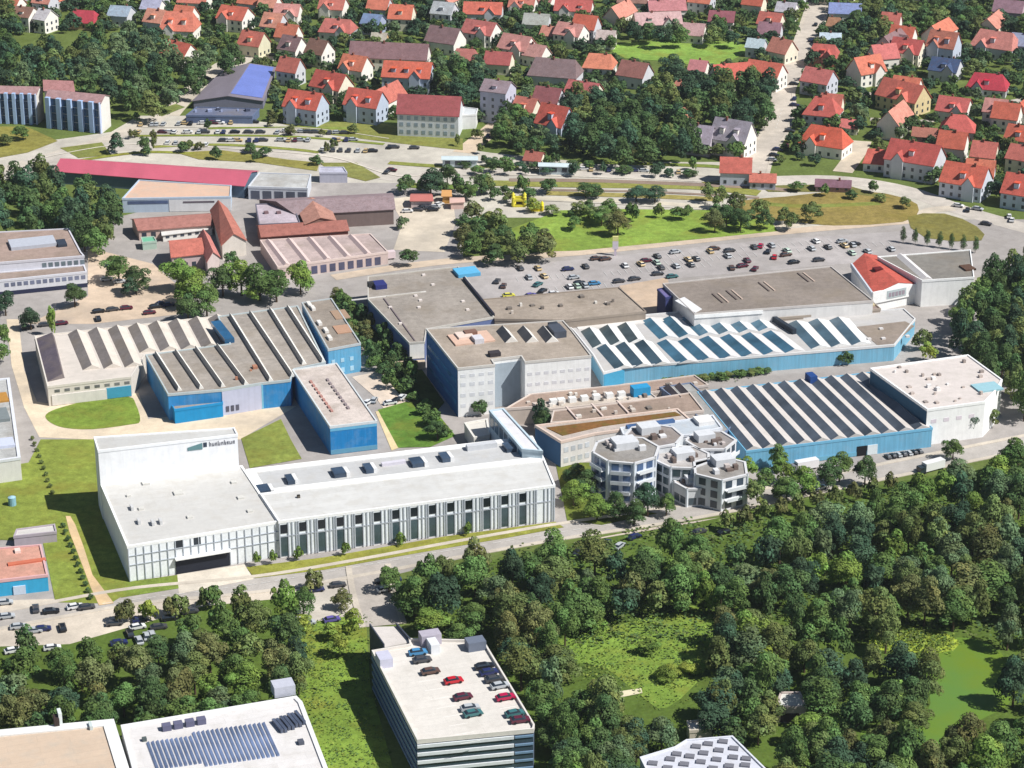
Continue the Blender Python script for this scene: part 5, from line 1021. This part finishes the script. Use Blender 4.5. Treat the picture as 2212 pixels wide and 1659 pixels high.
# ================================================================== trees
ASPECT = {'round': 2.3, 'tall': 4.0, 'cone': 3.4, 'small': 1.6}
def crown_mesh(seed, kind='round', leaves=3300, leaf=.056, asp=None):
    asp = asp or ASPECT[kind]
    rn = random.Random(seed); lobes = []
    if kind == 'round':
        lobes.append((Vector((0, 0, .55)), .6, .6/asp*1.15))
        for i in range(13):
            a = rn.uniform(0, 6.28); r = rn.uniform(.3, .68); z = rn.uniform(.34, .84)-.18*r; q = rn.uniform(.22, .38)
            lobes.append((Vector((math.cos(a)*r, math.sin(a)*r, z)), q, q/asp*rn.uniform(.85, 1.2)))
        q = rn.uniform(.3, .4); lobes.append((Vector((rn.uniform(-.2, .2), rn.uniform(-.2, .2), .84)), q, q/asp))
    elif kind == 'tall':
        for i in range(9):
            z = .2+.75*i/9; w_ = math.sin(math.pi*min(1, .25+.75*i/9))*.5+.28
            a = rn.uniform(0, 6.28); lobes.append((Vector((math.cos(a)*.2, math.sin(a)*.2, z)), w_*rn.uniform(.8, 1.1), .14))
    elif kind == 'cone':
        for i in range(8):
            z = .12+.82*i/8; w_ = .8*(1-i/8.3)
            lobes.append((Vector((rn.uniform(-.06, .06), rn.uniform(-.06, .06), z)), w_, .1))
    tot = sum(l[1]*l[1] for l in lobes); v = []; f = []; tint = []
    for (c, rx, rz) in lobes:
        n = int(leaves*rx*rx/tot); lt = rn.uniform(.74, 1.26); hue = rn.uniform(-.12, .12)
        for _ in range(n):
            d = Vector((rn.gauss(0, 1), rn.gauss(0, 1), rn.gauss(0, 1))).normalized()
            if d.z < -.35: d.z = -d.z
            q = rn.uniform(.8, 1.07)
            p = c+Vector((d.x*rx*q, d.y*rx*q, d.z*rz*q))
            nn = (Vector((d.x, d.y, d.z))+Vector((rn.gauss(0, .27), rn.gauss(0, .27), rn.gauss(0, .27)))).normalized()
            a = nn.orthogonal().normalized(); a = (Matrix.Rotation(rn.uniform(0, 6.28), 3, nn) @ a); b2 = nn.cross(a)
            s = leaf*rn.uniform(.55, 1.3); k = len(v)
            for o in (a*s+nn*s*.1, b2*s*.8, a*-s*.9-nn*s*.15, b2*-s*.8): v.append((p.x+o.x, p.y+o.y, p.z+o.z/asp))
            f.append((k, k+1, k+2, k+3))
            g = lt*rn.uniform(.84, 1.16); tint += [(g*(1+hue), g, g*(1-hue*.5), 1)]*4
    me = bpy.data.meshes.new('crown'); me.from_pydata(v, [], f); me.materials.append(MATS['leaves'])
    at = me.color_attributes.new('tint', 'FLOAT_COLOR', 'POINT')
    at.data.foreach_set('color', [x for t in tint for x in t])
    return me, v, f, tint
def trunk_mesh(seed):
    rn = random.Random(seed); k = MB(); k.cyl((0, 0, -.05), (0, 0, .38), .06, .04, 8); k.cyl((0, 0, .36), (.02, 0, .75), .04, .015, 6)
    for i in range(5):
        a = rn.uniform(0, 6.28); z = rn.uniform(.26, .45); k.cyl((0, 0, z), (math.cos(a)*.42, math.sin(a)*.42, z+.22), .024, .008, 5)
    return k.mesh('trunk', ['bark'])
PROTO = {'round': [crown_mesh(10+i, 'round', asp=[2.0, 2.3, 2.6, 2.2, 1.9, 2.8, 2.4, 2.1, 2.5][i]) for i in range(9)], 'tall': [crown_mesh(30+i, 'tall', 2200, .075) for i in range(3)], 'cone': [crown_mesh(40+i, 'cone', 900, .1) for i in range(2)], 'small': [crown_mesh(50+i, 'round', 420, .15, 1.6) for i in range(4)], 'mid': [crown_mesh(70+i, 'round', 1300, .085, 2.3) for i in range(4)]}
TRUNK = [trunk_mesh(60+i) for i in range(3)]
TGAIN = 1.18
TONES = {'dark green': (.072, .124, .044), 'deep blue-green': (.052, .098, .054), 'olive green': (.135, .172, .055), 'mid green': (.105, .175, .050), 'fresh green': (.155, .240, .050), 'yellow-green': (.22, .28, .052), 'brownish green': (.140, .152, .056), 'grey-green': (.120, .175, .082)}
TREES = []; TR = random.Random(99)
def tree(x, y, r, h, tone, zone, kind='round', man=1.0, world=None):
    """x, y: middle of the crown in the photograph"""
    p = G(x, y, h*.6) if world is None else world.copy(); p.z = 0
    TREES.append(dict(p=p, r=r, h=h, tone=tone, zone=zone, kind=kind, rank=r*(h**.3)*PPM(p)*man, px=x))
def occupied(p, rad):
    for c in CARP:
        if (c.x-p.x)**2+(c.y-p.y)**2 < (rad+.5)**2 and c.z < 5: return True
    return False
def wood(poly, sp, rr, hh, tones, zone, holes=(), kinds=('round',), z=8, hs=True):
    q = ccw(PX(poly, z)); hq = [ccw(PX(hh_, zz_)) for lv, hh_ in holes for zz_ in lv]
    xs = [p.x for p in q]; ys = [p.y for p in q]; pts = []
    area = (max(xs)-min(xs))*(max(ys)-min(ys))
    for _ in range(int(area/sp/sp*14)):
        p = Vector((TR.uniform(min(xs), max(xs)), TR.uniform(min(ys), max(ys)), 0))
        if not inside(p, q) or any(inside(p, g) for g in hq): continue
        if any((p-o).length < sp*TR.uniform(.82, 1.1) for o in pts): continue
        if hs and any((p-c).length < r for c, r in ((Vector((c.x, c.y, 0)), r) for c, r in HP)): continue
        if occupied(p, rr[0]*.5): continue
        pts.append(p); r = TR.uniform(*rr); h = TR.uniform(*hh)*(.8+.2*r/rr[1])
        TREES.append(dict(p=p, r=r, h=h, tone=TR.choice(tones), zone=zone, kind=TR.choice(kinds), rank=r*(h**.3)*PPM(p), px=CX+FPX*p.x/((p-Vector((0, 0, 300))).dot(FW))))
DK = ['dark green', 'dark green', 'deep blue-green', 'mid green', 'olive green', 'grey-green']
MX = ['dark green', 'mid green', 'olive green', 'grey-green', 'mid green', 'fresh green', 'olive green', 'mid green', 'deep blue-green', 'brownish green']
wood([(885, 1245), (1010, 1205), (1200, 1190), (1280, 1180), (1330, 1210), (1420, 1165), (1470, 1158), (1560, 1182), (1700, 1146), (1800, 1110), (1960, 1066), (2060, 1008), (2260, 972), (2260, 1720), (1170, 1720), (1165, 1500), (1090, 1400), (1010, 1370), (900, 1320)],
     7.3, (3.8, 6.8), (9, 16), MX, 'in the lower right wood', kinds=('round',)*9+('tall',),
     holes=(((1, 5, 9, 12), [(1200, 1420), (1260, 1370), (1380, 1340), (1500, 1320), (1545, 1340), (1540, 1440), (1430, 1520), (1370, 1490), (1300, 1460), (1220, 1440)]),
            ((1, 6, 11), [(1885, 1385), (1940, 1355), (2040, 1355), (2150, 1400), (2190, 1460), (2185, 1530), (2110, 1560), (2060, 1540), (2020, 1490), (2000, 1420)]), ((1, 5), [(1920, 1550), (2010, 1530), (2060, 1560), (2030, 1620), (1960, 1640), (1910, 1600)]),
            ((1, 5, 9, 13, 16), [(1668, 1482), (1748, 1482), (1760, 1552), (1660, 1552)]), ((1, 4), [(1375, 1560), (1480, 1540), (1600, 1575), (1690, 1680), (1760, 1800), (1340, 1800)]), ((1,), [(860, 1340), (1060, 1380), (1190, 1600), (1250, 1800), (860, 1800)]), ((1,), [(1240, 1165), (1600, 1100), (1640, 1145), (1450, 1185), (1290, 1215)])))
for pl_ in ([(1180, 1520), (1270, 1490), (1380, 1545), (1470, 1556), (1380, 1610), (1330, 1720), (1190, 1720)], [(1570, 1420), (1680, 1430), (1655, 1560), (1600, 1580), (1530, 1560), (1550, 1480)], [(1770, 1555), (1870, 1610), (1910, 1710), (1720, 1710), (1680, 1620), (1720, 1580)]):
    wood(pl_, 6.6, (3.8, 5.4), (8, 12), MX, 'in the lower right wood', z=7)
wood([(-40, 1405), (150, 1395), (230, 1420), (330, 1400), (430, 1345), (500, 1312), (620, 1298), (655, 1340), (640, 1500), (560, 1540), (330, 1580), (240, 1570), (0, 1590), (-40, 1590)], 7.2, (4.0, 5.6), (9, 14), MX, 'in the lower left wood', z=6)
wood([(640, 1355), (770, 1345), (775, 1400), (690, 1430), (650, 1410)], 7.5, (2.6, 3.8), (4, 7), ['fresh green', 'mid green', 'yellow-green'], 'on the meadow left of the garage', z=2)
wood([(2120, 590), (2240, 545), (2260, 860), (2180, 850), (2120, 770), (2045, 700), (2050, 650), (2110, 640)], 7.4, (4.6, 6.4), (13, 18), ['dark green', 'deep blue-green', 'olive green', 'dark green', 'mid green'], 'in the right edge wood', z=9)
wood([(-30, 85), (60, 105), (200, 92), (270, 70), (330, 80), (350, 120), (420, 140), (500, 110), (520, 135), (400, 195), (330, 235), (250, 215), (200, 185), (-30, 180)], 10.5, (5.6, 7.8), (13, 18), ['dark green', 'deep blue-green', 'deep blue-green', 'olive green', 'grey-green', 'dark green'], 'in the upper left wood', z=7)
wood([(1230, 215), (1390, 195), (1480, 200), (1560, 175), (1660, 170), (1682, 250), (1600, 262), (1500, 262), (1500, 330), (1300, 336), (1225, 300)], 9.5, (5.4, 7.4), (12, 17), ['dark green', 'deep blue-green', 'dark green', 'olive green', 'deep blue-green'], 'in the dark town grove', z=7)
wood([(-30, 385), (100, 366), (180, 400), (240, 425), (250, 500), (200, 530), (150, 490), (-30, 486)], 8.2, (4.8, 6.6), (12, 16), ['dark green', 'dark green', 'mid green', 'deep blue-green', 'olive green'], 'in the wood left of the crimson roof', z=7)
wood([(1005, 450), (1060, 452), (1100, 490), (1190, 500), (1200, 530), (1060, 545), (1000, 520)], 7.5, (4.2, 5.8), (7, 11), ['olive green', 'mid green', 'brownish green', 'dark green'], 'at the left end of the park lawn', z=6)
wood([(1090, 240), (1170, 270), (1200, 310), (1150, 330), (1080, 310)], 8, (4.5, 6), (9, 12), DK, 'right of the red-roofed inn', z=5)
wood([(940, 120), (1040, 140), (1040, 205), (960, 210), (945, 170)], 8, (4.8, 6.2), (10, 14), DK, 'right of the double orange house', z=6)
wood([(714, 640), (744, 636), (800, 690), (880, 775), (900, 830), (870, 850), (800, 780), (740, 700)], 4.8, (2.8, 3.8), (5, 8), ['dark green', 'mid green', 'brownish green', 'dark green'], 'in the hedge beside the flat-roofed plant', z=3)
wood([(870, 835), (905, 850), (975, 935), (960, 948), (900, 880)], 4.8, (2.0, 3.0), (3, 5), ['dark green', 'mid green'], 'in the hedge beside the flat-roofed plant', z=2)
wood([(1830, 10), (2060, 20), (2160, 30), (2212, 45), (2212, 60), (2060, 55), (1990, 66), (1850, 62)], 9, (5, 7), (9, 13), ['dark green', 'olive green', 'mid green', 'deep blue-green'], 'on the wooded slope at the top right', z=6)
wood([(1180, 92), (1330, 90), (1320, 108), (1200, 112)], 9, (3.5, 5), (6, 9), DK, 'in the gardens left of the playing field', z=4)
wood([(-30, -30), (30, -20), (30, 60), (20, 80), (-30, 80)], 9, (5, 7), (10, 14), DK, 'in the top left corner trees', z=6)
wood([(120, -30), (260, -30), (260, 0), (230, 12), (130, 0)], 9, (5, 7), (9, 12), DK, 'in the top left corner trees', z=6)
wood([(1360, 72), (1580, 62), (1600, 86), (1400, 86)], 9, (4.5, 6), (8, 12), DK, 'in the tree belt above the playing field', z=5)
wood([(1510, 392), (1570, 440), (1700, 452), (1760, 460), (1700, 482), (1560, 470)], 8, (3.6, 5), (6, 10), ['brownish green', 'dark green', 'olive green'], 'at the right end of the park lawn', z=4)
wood([(990, 342), (1120, 346), (1240, 344), (1330, 356), (1500, 352), (1500, 372), (1200, 366), (1000, 362)], 6.5, (1.8, 4.8), (3, 7), ['dark green', 'mid green', 'deep blue-green'], 'along the upper edge of the rail corridor', z=3)
wood([(860, 400), (1010, 395), (1150, 398), (1150, 420), (1010, 425), (985, 410), (870, 412)], 6.5, (2.4, 5.4), (4, 9), ['dark green', 'mid green', 'olive green'], 'between the market and the rail corridor', z=3)
wood([(1180, 444), (1560, 446), (1560, 462), (1190, 462)], 7, (1.8, 4.6), (3, 7), ['mid green', 'olive green', 'dark green'], 'along the upper edge of the park lawn', z=3)
wood([(290, 320), (420, 300), (560, 312), (740, 340), (620, 352), (420, 340)], 15, (2, 3.4), (3, 6), ['dark green', 'olive green'], 'on the dry verges above the crimson roof', z=3)
wood([(1710, 400), (1930, 405), (1960, 440), (1840, 430), (1720, 412)], 9, (2.6, 4.4), (3, 6), ['mid green', 'dark green', 'olive green'], 'in the scrub beside the curving road', z=2)
wood([(1590, 1000), (1700, 985), (1700, 1050), (1640, 1075), (1590, 1050)], 7, (3.6, 4.8), (7, 10), ['fresh green', 'mid green', 'olive green'], 'right of the office pavilions', z=4)
wood([(200, 1310), (430, 1300), (470, 1290), (440, 1310), (230, 1330)], 9, (2.6, 3.4), (5, 7), ['yellow-green', 'mid green', 'brownish green'], 'along the kerb at the lower left', z=3)
# single trees: x, y (crown centre), radius, height, tone, phrase
for a in ((255, 575, 6.5, 10.3, 'mid green', 'standing in the middle of the yard left, upper of the pair'), (292, 598, 6.0, 10.3, 'dark green', 'standing in the middle of the yard left, lower of the pair'), (282, 616, 4.0, 7, 'deep blue-green', 'at the foot of the yard pair'),
    (385, 585, 6.9, 12.6, 'fresh green', 'in the row behind the works, leftmost'), (412, 610, 7.8, 14.9, 'fresh green', 'in the row behind the works, second'), (445, 640, 6.5, 12.6, 'mid green', 'in the row behind the works, lowest'), (405, 660, 5.6, 10.3, 'dark green', 'touching the back of the sawtooth roofs'),
    (520, 590, 7.5, 13.8, 'fresh green', 'in the row behind the works, left of the vans'), (560, 600, 8.0, 13.8, 'mid green', 'in the row behind the works, broad one'), (596, 612, 6.9, 11.5, 'mid green', 'in the row behind the works, second from the right'), (648, 592, 6.2, 12.6, 'fresh green', 'in the row behind the works, right end'),
    (545, 632, 4.2, 7, 'fresh green', 'low one at the back edge of the long ridges'), (480, 600, 6.2, 11.5, 'dark green', 'between the red barn and the works'), (500, 560, 4, 8, 'dark green', 'just right of the red barn'),
    (65, 684, 4.6, 8, 'deep blue-green', 'alone left of the yard cars'), (112, 690, 2.0, 10, 'fresh green', 'slim, right of the lone round one in the yard'), (160, 632, 5, 9, 'dark green', 'at the corner of the stepped office'), (10, 650, 5, 9, 'deep blue-green', 'at the left edge below the stepped office'), (4, 720, 4, 9, 'mid green', 'at the left edge beside the cream path'), (2, 760, 4, 7, 'mid green', 'at the left edge lower down the path'),
    (885, 552, 4.0, 7, 'dark green', 'alone on the pavement below the market yard'), (870, 480, 3, 4.5, 'grey-green', 'small, in the market yard'),
    (930, 385, 7.0, 11, 'deep blue-green', 'large, behind the market stall'), (966, 372, 5, 9, 'dark green', 'behind the orange tent'), (1040, 392, 6, 8, 'dark green', 'above the yellow castle'), (1010, 408, 5, 7, 'mid green', 'left above the yellow castle'),
    (1185, 398, 5, 6, 'dark green', 'round bush in the rail field, leftmost'), (1265, 408, 5.5, 6, 'dark green', 'round bush in the rail field, second'), (1290, 412, 4, 5, 'dark green', 'round bush in the rail field, third'), (1375, 415, 6, 6.5, 'deep blue-green', 'round bush in the rail field, left half of the largest'), (1415, 416, 6, 6.5, 'deep blue-green', 'round bush in the rail field, right half of the largest'),
    (1335, 476, 6.4, 10, 'brownish green', 'on the park lawn beside the pylon'), (1300, 462, 5, 8, 'mid green', 'on the park lawn left of the brownish one'), (1240, 478, 3.6, 6, 'mid green', 'small, on the park lawn'), (1250, 448, 4, 6, 'olive green', 'small, on the upper edge of the park lawn'), (1545, 470, 4.6, 10, 'brownish green', 'at the lower right corner of the park lawn'), (1600, 470, 5.5, 9, 'dark green', 'right of the park lawn'), (1570, 460, 5, 9, 'dark green', 'behind the right corner of the park lawn'),
    (1452, 138, 7.5, 13, 'deep blue-green', 'large round, below the playing field'), (1462, 158, 6, 11, 'deep blue-green', 'below the large round one by the playing field'),
    (252, 305, 4.5, 9, 'deep blue-green', 'pointed, above the crimson roof, left'), (312, 310, 3.6, 8, 'dark green', 'pointed, above the crimson roof, right'), (95, 368, 5, 8, 'dark green', 'at the left tip of the crimson roof'), (45, 285, 5, 6, 'mid green', 'bushy, on the dry field at the left edge'), (10, 300, 4, 5, 'olive green', 'low, on the dry field at the left edge'),
    (570, 326, 4, 4.5, 'dark green', 'bush in the dry verge'), (540, 318, 3.4, 4.5, 'dark green', 'bush beside the parking strip'), (1150, 440, 4, 6, 'yellow-green', 'yellowish bush beside the castle'),
    (1265, 1040, 5.2, 9, 'dark green', 'left of the tallest pavilion, dark one'), (1240, 1060, 5, 8, 'fresh green', 'bright one between the wing and the pavilions'), (1290, 1090, 5.5, 8, 'fresh green', 'bright one in front of the tallest pavilion'), (1330, 1085, 4, 9, 'dark green', 'dark one against the tallest pavilion'), (1400, 1070, 5.0, 11, 'deep blue-green', 'dark one in front of the middle pavilion'), (1370, 1100, 4.6, 8, 'dark green', 'below the dark one of the middle pavilion'), (1240, 1020, 4, 7, 'dark green', 'small dark one beside the wing end'), (1440, 1085, 4, 7, 'mid green', 'left of the white balcony pavilion'),
    (1168, 890, 3.4, 11, 'deep blue-green', 'dark conifer behind the narrow link', 'cone'), (1175, 905, 4, 8, 'dark green', 'beside the dark conifer'), (1037, 880, 3, 5, 'dark green', 'small one at the foot of the white front'), (945, 925, 4.5, 6.5, 'dark green', 'at the corner of the bright lawn'), (925, 905, 3.4, 4, 'mid green', 'bush on the bright lawn'),
    (1740, 1030, 5.0, 9, 'fresh green', 'roadside, left of the white truck below the striped hall'), (1700, 1050, 5.2, 8, 'mid green', 'roadside, leftmost below the striped hall'), (1815, 1000, 5.2, 10, 'mid green', 'roadside, big one below the striped hall'), (1870, 1010, 4.8, 10, 'dark green', 'roadside, right one below the striped hall'), (1790, 1022, 4.6, 8, 'dark green', 'roadside, between the truck and the big one'),
    (2100, 900, 4.8, 10, 'deep blue-green', 'against the front of the cream hall'), (2140, 895, 4, 7, 'olive green', 'at the right corner of the cream hall'), (2060, 965, 4, 7, 'mid green', 'at the corner below the cream hall'), (1825, 770, 3.2, 5, 'dark green', 'between the two light blue walls'), (1992, 728, 4.0, 8, 'olive green', 'on the right end of the shed hall, upper'), (2005, 755, 3.6, 7, 'yellow-green', 'on the right end of the shed hall, lower'),
    (1640, 800, 2.4, 2.5, 'mid green', 'low green strip below the blue wall, right'), (1600, 806, 2.4, 2.5, 'mid green', 'low green strip below the blue wall, middle'), (1560, 812, 2.4, 2.5, 'mid green', 'low green strip below the blue wall, left'),
    (840, 1245, 4.2, 8, 'mid green', 'at the mouth of the side street'), (870, 1285, 4.8, 9, 'dark green', 'beside the side street'), (675, 1250, 3, 6, 'brownish green', 'small, by the road above the left wood'), (740, 1290, 3.6, 6, 'brownish green', 'brownish, by the side street cars'), (655, 1295, 4, 8, 'mid green', 'at the road corner of the left wood'),
    (1900, 1590, 4, 7, 'olive green', 'at the lower shore of the pond'), (2170, 1600, 4.4, 8, 'mid green', 'at the right shore of the pond'), (1955, 1440, 5.4, 10, 'grey-green', 'on the left shore of the pond, uppermost'), (1975, 1495, 5.6, 11, 'dark green', 'on the left shore of the pond, second'), (1925, 1500, 5.2, 10, 'mid green', 'on the left shore of the pond, set back'), (1975, 1545, 5.0, 10, 'olive green', 'on the left shore of the pond, lowest'), (1290, 1345, 4, 4, 'fresh green', 'at the glade edge'), (1490, 1440, 4, 4, 'yellow-green', 'bright, at the right of the glade'), (1440, 1450, 4, 4.5, 'yellow-green', 'bright, in the glade'), (1400, 1395, 3.6, 4, 'fresh green', 'low, in the glade'),
    (320, 1315, 3, 6, 'yellow-green', 'by the kerb, second from the left'), (272, 1318, 3.2, 6, 'brownish green', 'by the kerb, leftmost'), (385, 1305, 3, 6, 'olive green', 'by the kerb, third'), (440, 1290, 2, 6, 'olive green', 'by the kerb, slim one'), (990, 1370, 5, 7, 'mid green', 'right behind the garage ramp'), (930, 1335, 6, 7, 'fresh green', 'bright, behind the garage ramp')):
    tree(a[0], a[1], a[2], a[3], a[4], a[5], a[6] if len(a) > 6 else 'round', man=1.6)
for i in range(14): tree(1436+i*17, 822-i*1.8, 1.7+.5*(i % 3), 2.2, ('mid green', 'dark green', 'olive green')[i % 3], 'in the low planting below the long blue wall, %s along' % ORD[i], 'round', man=5)
for i in range(12): tree(136+i*5.4, 1134+i*14, .95, 1.6, 'dark green', 'in the clipped row beside the sandy path, %s from its top' % ORD[i], 'round', man=5)
for i in range(10): tree(70+i*4.8, 945+i*13, .9, 1.4, 'olive green', 'in the low hedge line between the left lawns, %s from its top' % ORD[i], 'round', man=5)
for i in range(7): tree(1952+i*26, 503+i*3.6, 1.5, 6.5, 'dark green', 'in the narrow row by the car park exit, %s from the left' % ORD[i], 'tall', man=6)
for i in range(6): tree([555, 590, 645, 745, 865, 1010][i], 1206-[0, 4, 12, 22, 44, 66][i], 1.6, 4, 'fresh green', 'small, planted before the office wing, %s from the left' % ORD[i], 'tall', man=3)
for i, (x, y) in enumerate(((1690, 1092), (1725, 1086), (1765, 1078), (1805, 1068), (1845, 1060), (1885, 1050), (1925, 1040), (1570, 1122), (1610, 1112), (1650, 1100))): tree(x, y, 2.6, 6, 'olive green' if i % 2 else 'brownish green', 'small, in the line beside the front road, %s placed' % ORD[i], man=1.5)
# gardens of the town: small trees between the houses
TOWN = [(250, -60), (2260, -60), (2260, 440), (2110, 430), (1980, 395), (1880, 365), (1700, 360), (1500, 345), (1300, 345), (1100, 320), (1000, 270), (820, 262), (600, 262), (570, 150), (350, 100), (260, 70), (-60, 80), (-60, -60)]
q = ccw(PX(TOWN, 0)); xs = [p.x for p in q]; ys = [p.y for p in q]; field = ccw(PX([(1310, 150), (1322, 84), (1620, 84), (1640, 145), (1480, 160)], 0)); solar = ccw(PX(q4, 4)); pts = []
for _ in range(14000):
    p = Vector((TR.uniform(min(xs), max(xs)), TR.uniform(min(ys), max(ys)), 0))
    if not inside(p, q) or inside(p, field) or inside(p, solar): continue
    if any((p-Vector((c.x, c.y, 0))).length < r*.92 for c, r in HP): continue
    if any(segd(p, l[i], l[i+1]) < 7 for l in RW for i in range(len(l)-1)): continue
    if any((p-o).length < 6.2 for o in pts): continue
    pts.append(p); r = TR.uniform(2.4, 5.2)
    TREES.append(dict(p=p, r=r, h=r*TR.uniform(1.2, 1.7), tone=TR.choice(DK+['deep blue-green']), zone='town', kind='round', rank=0, px=0))
for _ in range(60):
    x = TR.uniform(270, 1500); y = TR.uniform(262, 335); p = G(x, y)
    if x > 1000: y += 20; p = G(x, y)
    if occupied(p, 1.8): continue
    TREES.append(dict(p=p, r=TR.uniform(1.4, 2.8), h=TR.uniform(3, 5), tone=TR.choice(['dark green', 'olive green', 'brownish green']), zone='town', kind='round', rank=0, px=0))
TREES.sort(key=lambda t: -t['rank'])
single = [t for t in TREES if t['rank'] > 0][:300]
rest = [t for t in TREES if t not in single]
LBL = {}
for t in single: LBL.setdefault((t['zone'], t['tone']), []).append(t)
print('TREES', len(TREES), 'single', len(single), 'rest', len(rest))
for i, t in enumerate(single):
    me = TR.choice(PROTO[t['kind']])[0]; rz = TR.uniform(0, 6.28)
    o = bpy.data.objects.new('tree' if t['kind'] != 'cone' else 'conifer', None); COL.objects.link(o); o.location = t['p']; o.rotation_euler = (0, 0, rz)
    c = bpy.data.objects.new('crown', me); COL.objects.link(c); c.parent = o; c.scale = (t['r'], t['r']*TR.uniform(.88, 1.1), t['h']); j = TR.uniform(.82, 1.2)
    c.color = tuple(x*j*TGAIN for x in TONES[t['tone']])+(1,)
    k = bpy.data.objects.new('trunk', TR.choice(TRUNK)); COL.objects.link(k); k.parent = o; k.scale = (t['r'], t['r'], t['h']); k.color = C(90, 76, 62)
    o['category'] = 'tree'
    l = sorted(LBL[(t['zone'], t['tone'])], key=lambda s: s['px']); z = t['zone']
    if len(l) > 1 or ' wood' in z or ' grove' in z or ' trees' in z:
        n = l.index(t)
        o['label'] = '%s tree %s' % (t['tone'], z) if len(l) == 1 else '%s tree %s, %s such from the left' % (t['tone'], z, ordinal(n))
        o['group'] = 'trees '+z
    else:
        w_ = 'conifer' if t['kind'] == 'cone' else 'tree'
        o['label'] = '%s %s %s' % (t['tone'], w_, z)
    if len(l) == 1 and 'group' in o and not z.startswith('in'): del o['group']
V = []; F = []; T = []
for t in rest:
    me, v, f, tint = TR.choice(PROTO['mid' if t['rank'] > 0 and t['r'] > 3.2 else 'small']); k = len(V); a = TR.uniform(0, 6.28); ca, sa = math.cos(a), math.sin(a); r, h, p = t['r'], t['h'], t['p']; c = TONES[t['tone']]; j = TR.uniform(.8, 1.25)*(TGAIN if t['rank'] > 0 else 1)
    V += [(p.x+(x*ca-y*sa)*r, p.y+(x*sa+y*ca)*r, z*h) for x, y, z in v]; F += [tuple(i+k for i in q) for q in f]
    T += [x for q in tint for x in (q[0]*c[0]*j, q[1]*c[1]*j, q[2]*c[2]*j, 1)]
me = bpy.data.meshes.new('garden_trees'); me.from_pydata(V, [], F); me.materials.append(MATS['leaves'])
at = me.color_attributes.new('tint', 'FLOAT_COLOR', 'POINT'); at.data.foreach_set('color', T)
o = bpy.data.objects.new('garden_trees', me); COL.objects.link(o); o['kind'] = 'stuff'; o['label'] = 'small garden trees and bushes spread between the houses and lots'; o['category'] = 'trees'
# reeds and undergrowth on meadow and forest floor
V = []; F = []; T = []
def tuft(poly, n, sz, cols, hz=1.0):
    q = ccw(PX(poly, 0)); xs = [p.x for p in q]; ys = [p.y for p in q]
    for _ in range(n):
        p = Vector((TR.uniform(min(xs), max(xs)), TR.uniform(min(ys), max(ys)), 0))
        if not inside(p, q): continue
        c = TONES[TR.choice(cols)]; j = TR.uniform(.7, 1.3)
        for _k in range(7):
            d = Vector((TR.gauss(0, 1.1), TR.gauss(0, 1.1), 0))*sz; nn = Vector((TR.gauss(0, .5), TR.gauss(0, .5), 1)).normalized(); a = nn.orthogonal().normalized(); b2 = nn.cross(a); s = sz*TR.uniform(.16, .34); m_ = p+d+Vector((0, 0, TR.uniform(.1, .6)*sz*hz)); k = len(V)
            V.extend([tuple(m_+a*s), tuple(m_+b2*s), tuple(m_-a*s), tuple(m_-b2*s)]); F.append((k, k+1, k+2, k+3)); T.extend([c[0]*j, c[1]*j, c[2]*j, 1]*4)
tuft([(640, 1350), (790, 1325), (800, 1480), (850, 1690), (690, 1690), (640, 1500)], 600, 1.0, ['fresh green', 'mid green', 'yellow-green'])
tuft([(1160, 1420), (1260, 1360), (1380, 1335), (1540, 1320), (1560, 1440), (1440, 1540), (1370, 1500), (1200, 1450)], 500, 1.1, ['fresh green', 'mid green', 'yellow-green'])
tuft([(1880, 1378), (1940, 1352), (2010, 1358), (2070, 1385), (2040, 1408), (1900, 1405)], 260, 1.2, ['yellow-green', 'fresh green'], 1.6)
tuft([(880, 1240), (1200, 1180), (1700, 1095), (2240, 1000), (2240, 1380), (1000, 1400)], 2200, 1.8, ['dark green', 'mid green', 'olive green'], 1.5)
tuft([(1620, 806), (1470, 824), (1470, 832), (1640, 812)], 160, 1.1, ['mid green', 'dark green'], 1.5)
me = bpy.data.meshes.new('undergrowth'); me.from_pydata(V, [], F); me.materials.append(MATS['leaves'])
at = me.color_attributes.new('tint', 'FLOAT_COLOR', 'POINT'); at.data.foreach_set('color', T)
o = bpy.data.objects.new('undergrowth', me); COL.objects.link(o); o['kind'] = 'stuff'; o['label'] = 'low shrubs, reeds and tall grass on meadows and forest floor'; o['category'] = 'undergrowth'
# ------------------------------------------------------------------ light summer haze
m = bpy.data.materials.new('haze'); m.use_nodes = True; t = m.node_tree; t.nodes.clear()
v_ = t.nodes.new('ShaderNodeVolumePrincipled'); v_.inputs['Color'].default_value = (.82, .9, 1, 1); v_.inputs['Density'].default_value = .00004; v_.inputs['Anisotropy'].default_value = .2
oo = t.nodes.new('ShaderNodeOutputMaterial'); t.links.new(v_.outputs[0], oo.inputs['Volume']); MATS['haze'] = m
k = MB(); k.hexa([(-1600, -500, -1), (1600, -500, -1), (1600, 3100, -1), (-1600, 3100, -1)], [(-1600, -500, 308), (1600, -500, 308), (1600, 3100, 308), (-1600, 3100, 308)])
hz = k.build('haze', 'haze'); hz['kind'] = 'stuff'; hz['label'] = 'thin bluish summer haze over the town'; hz['category'] = 'haze'
S.cycles.volume_bounces = 0
# ------------------------------------------------------------------ tidy up
names = {}
for o in list(S.objects):
    for a in ('_o', '_h'):
        if a in o: del o[a]

for o in S.objects:
    l = o.get('label')
    if l and len(l.split()) > 16: print('LONG', len(l.split()), l)
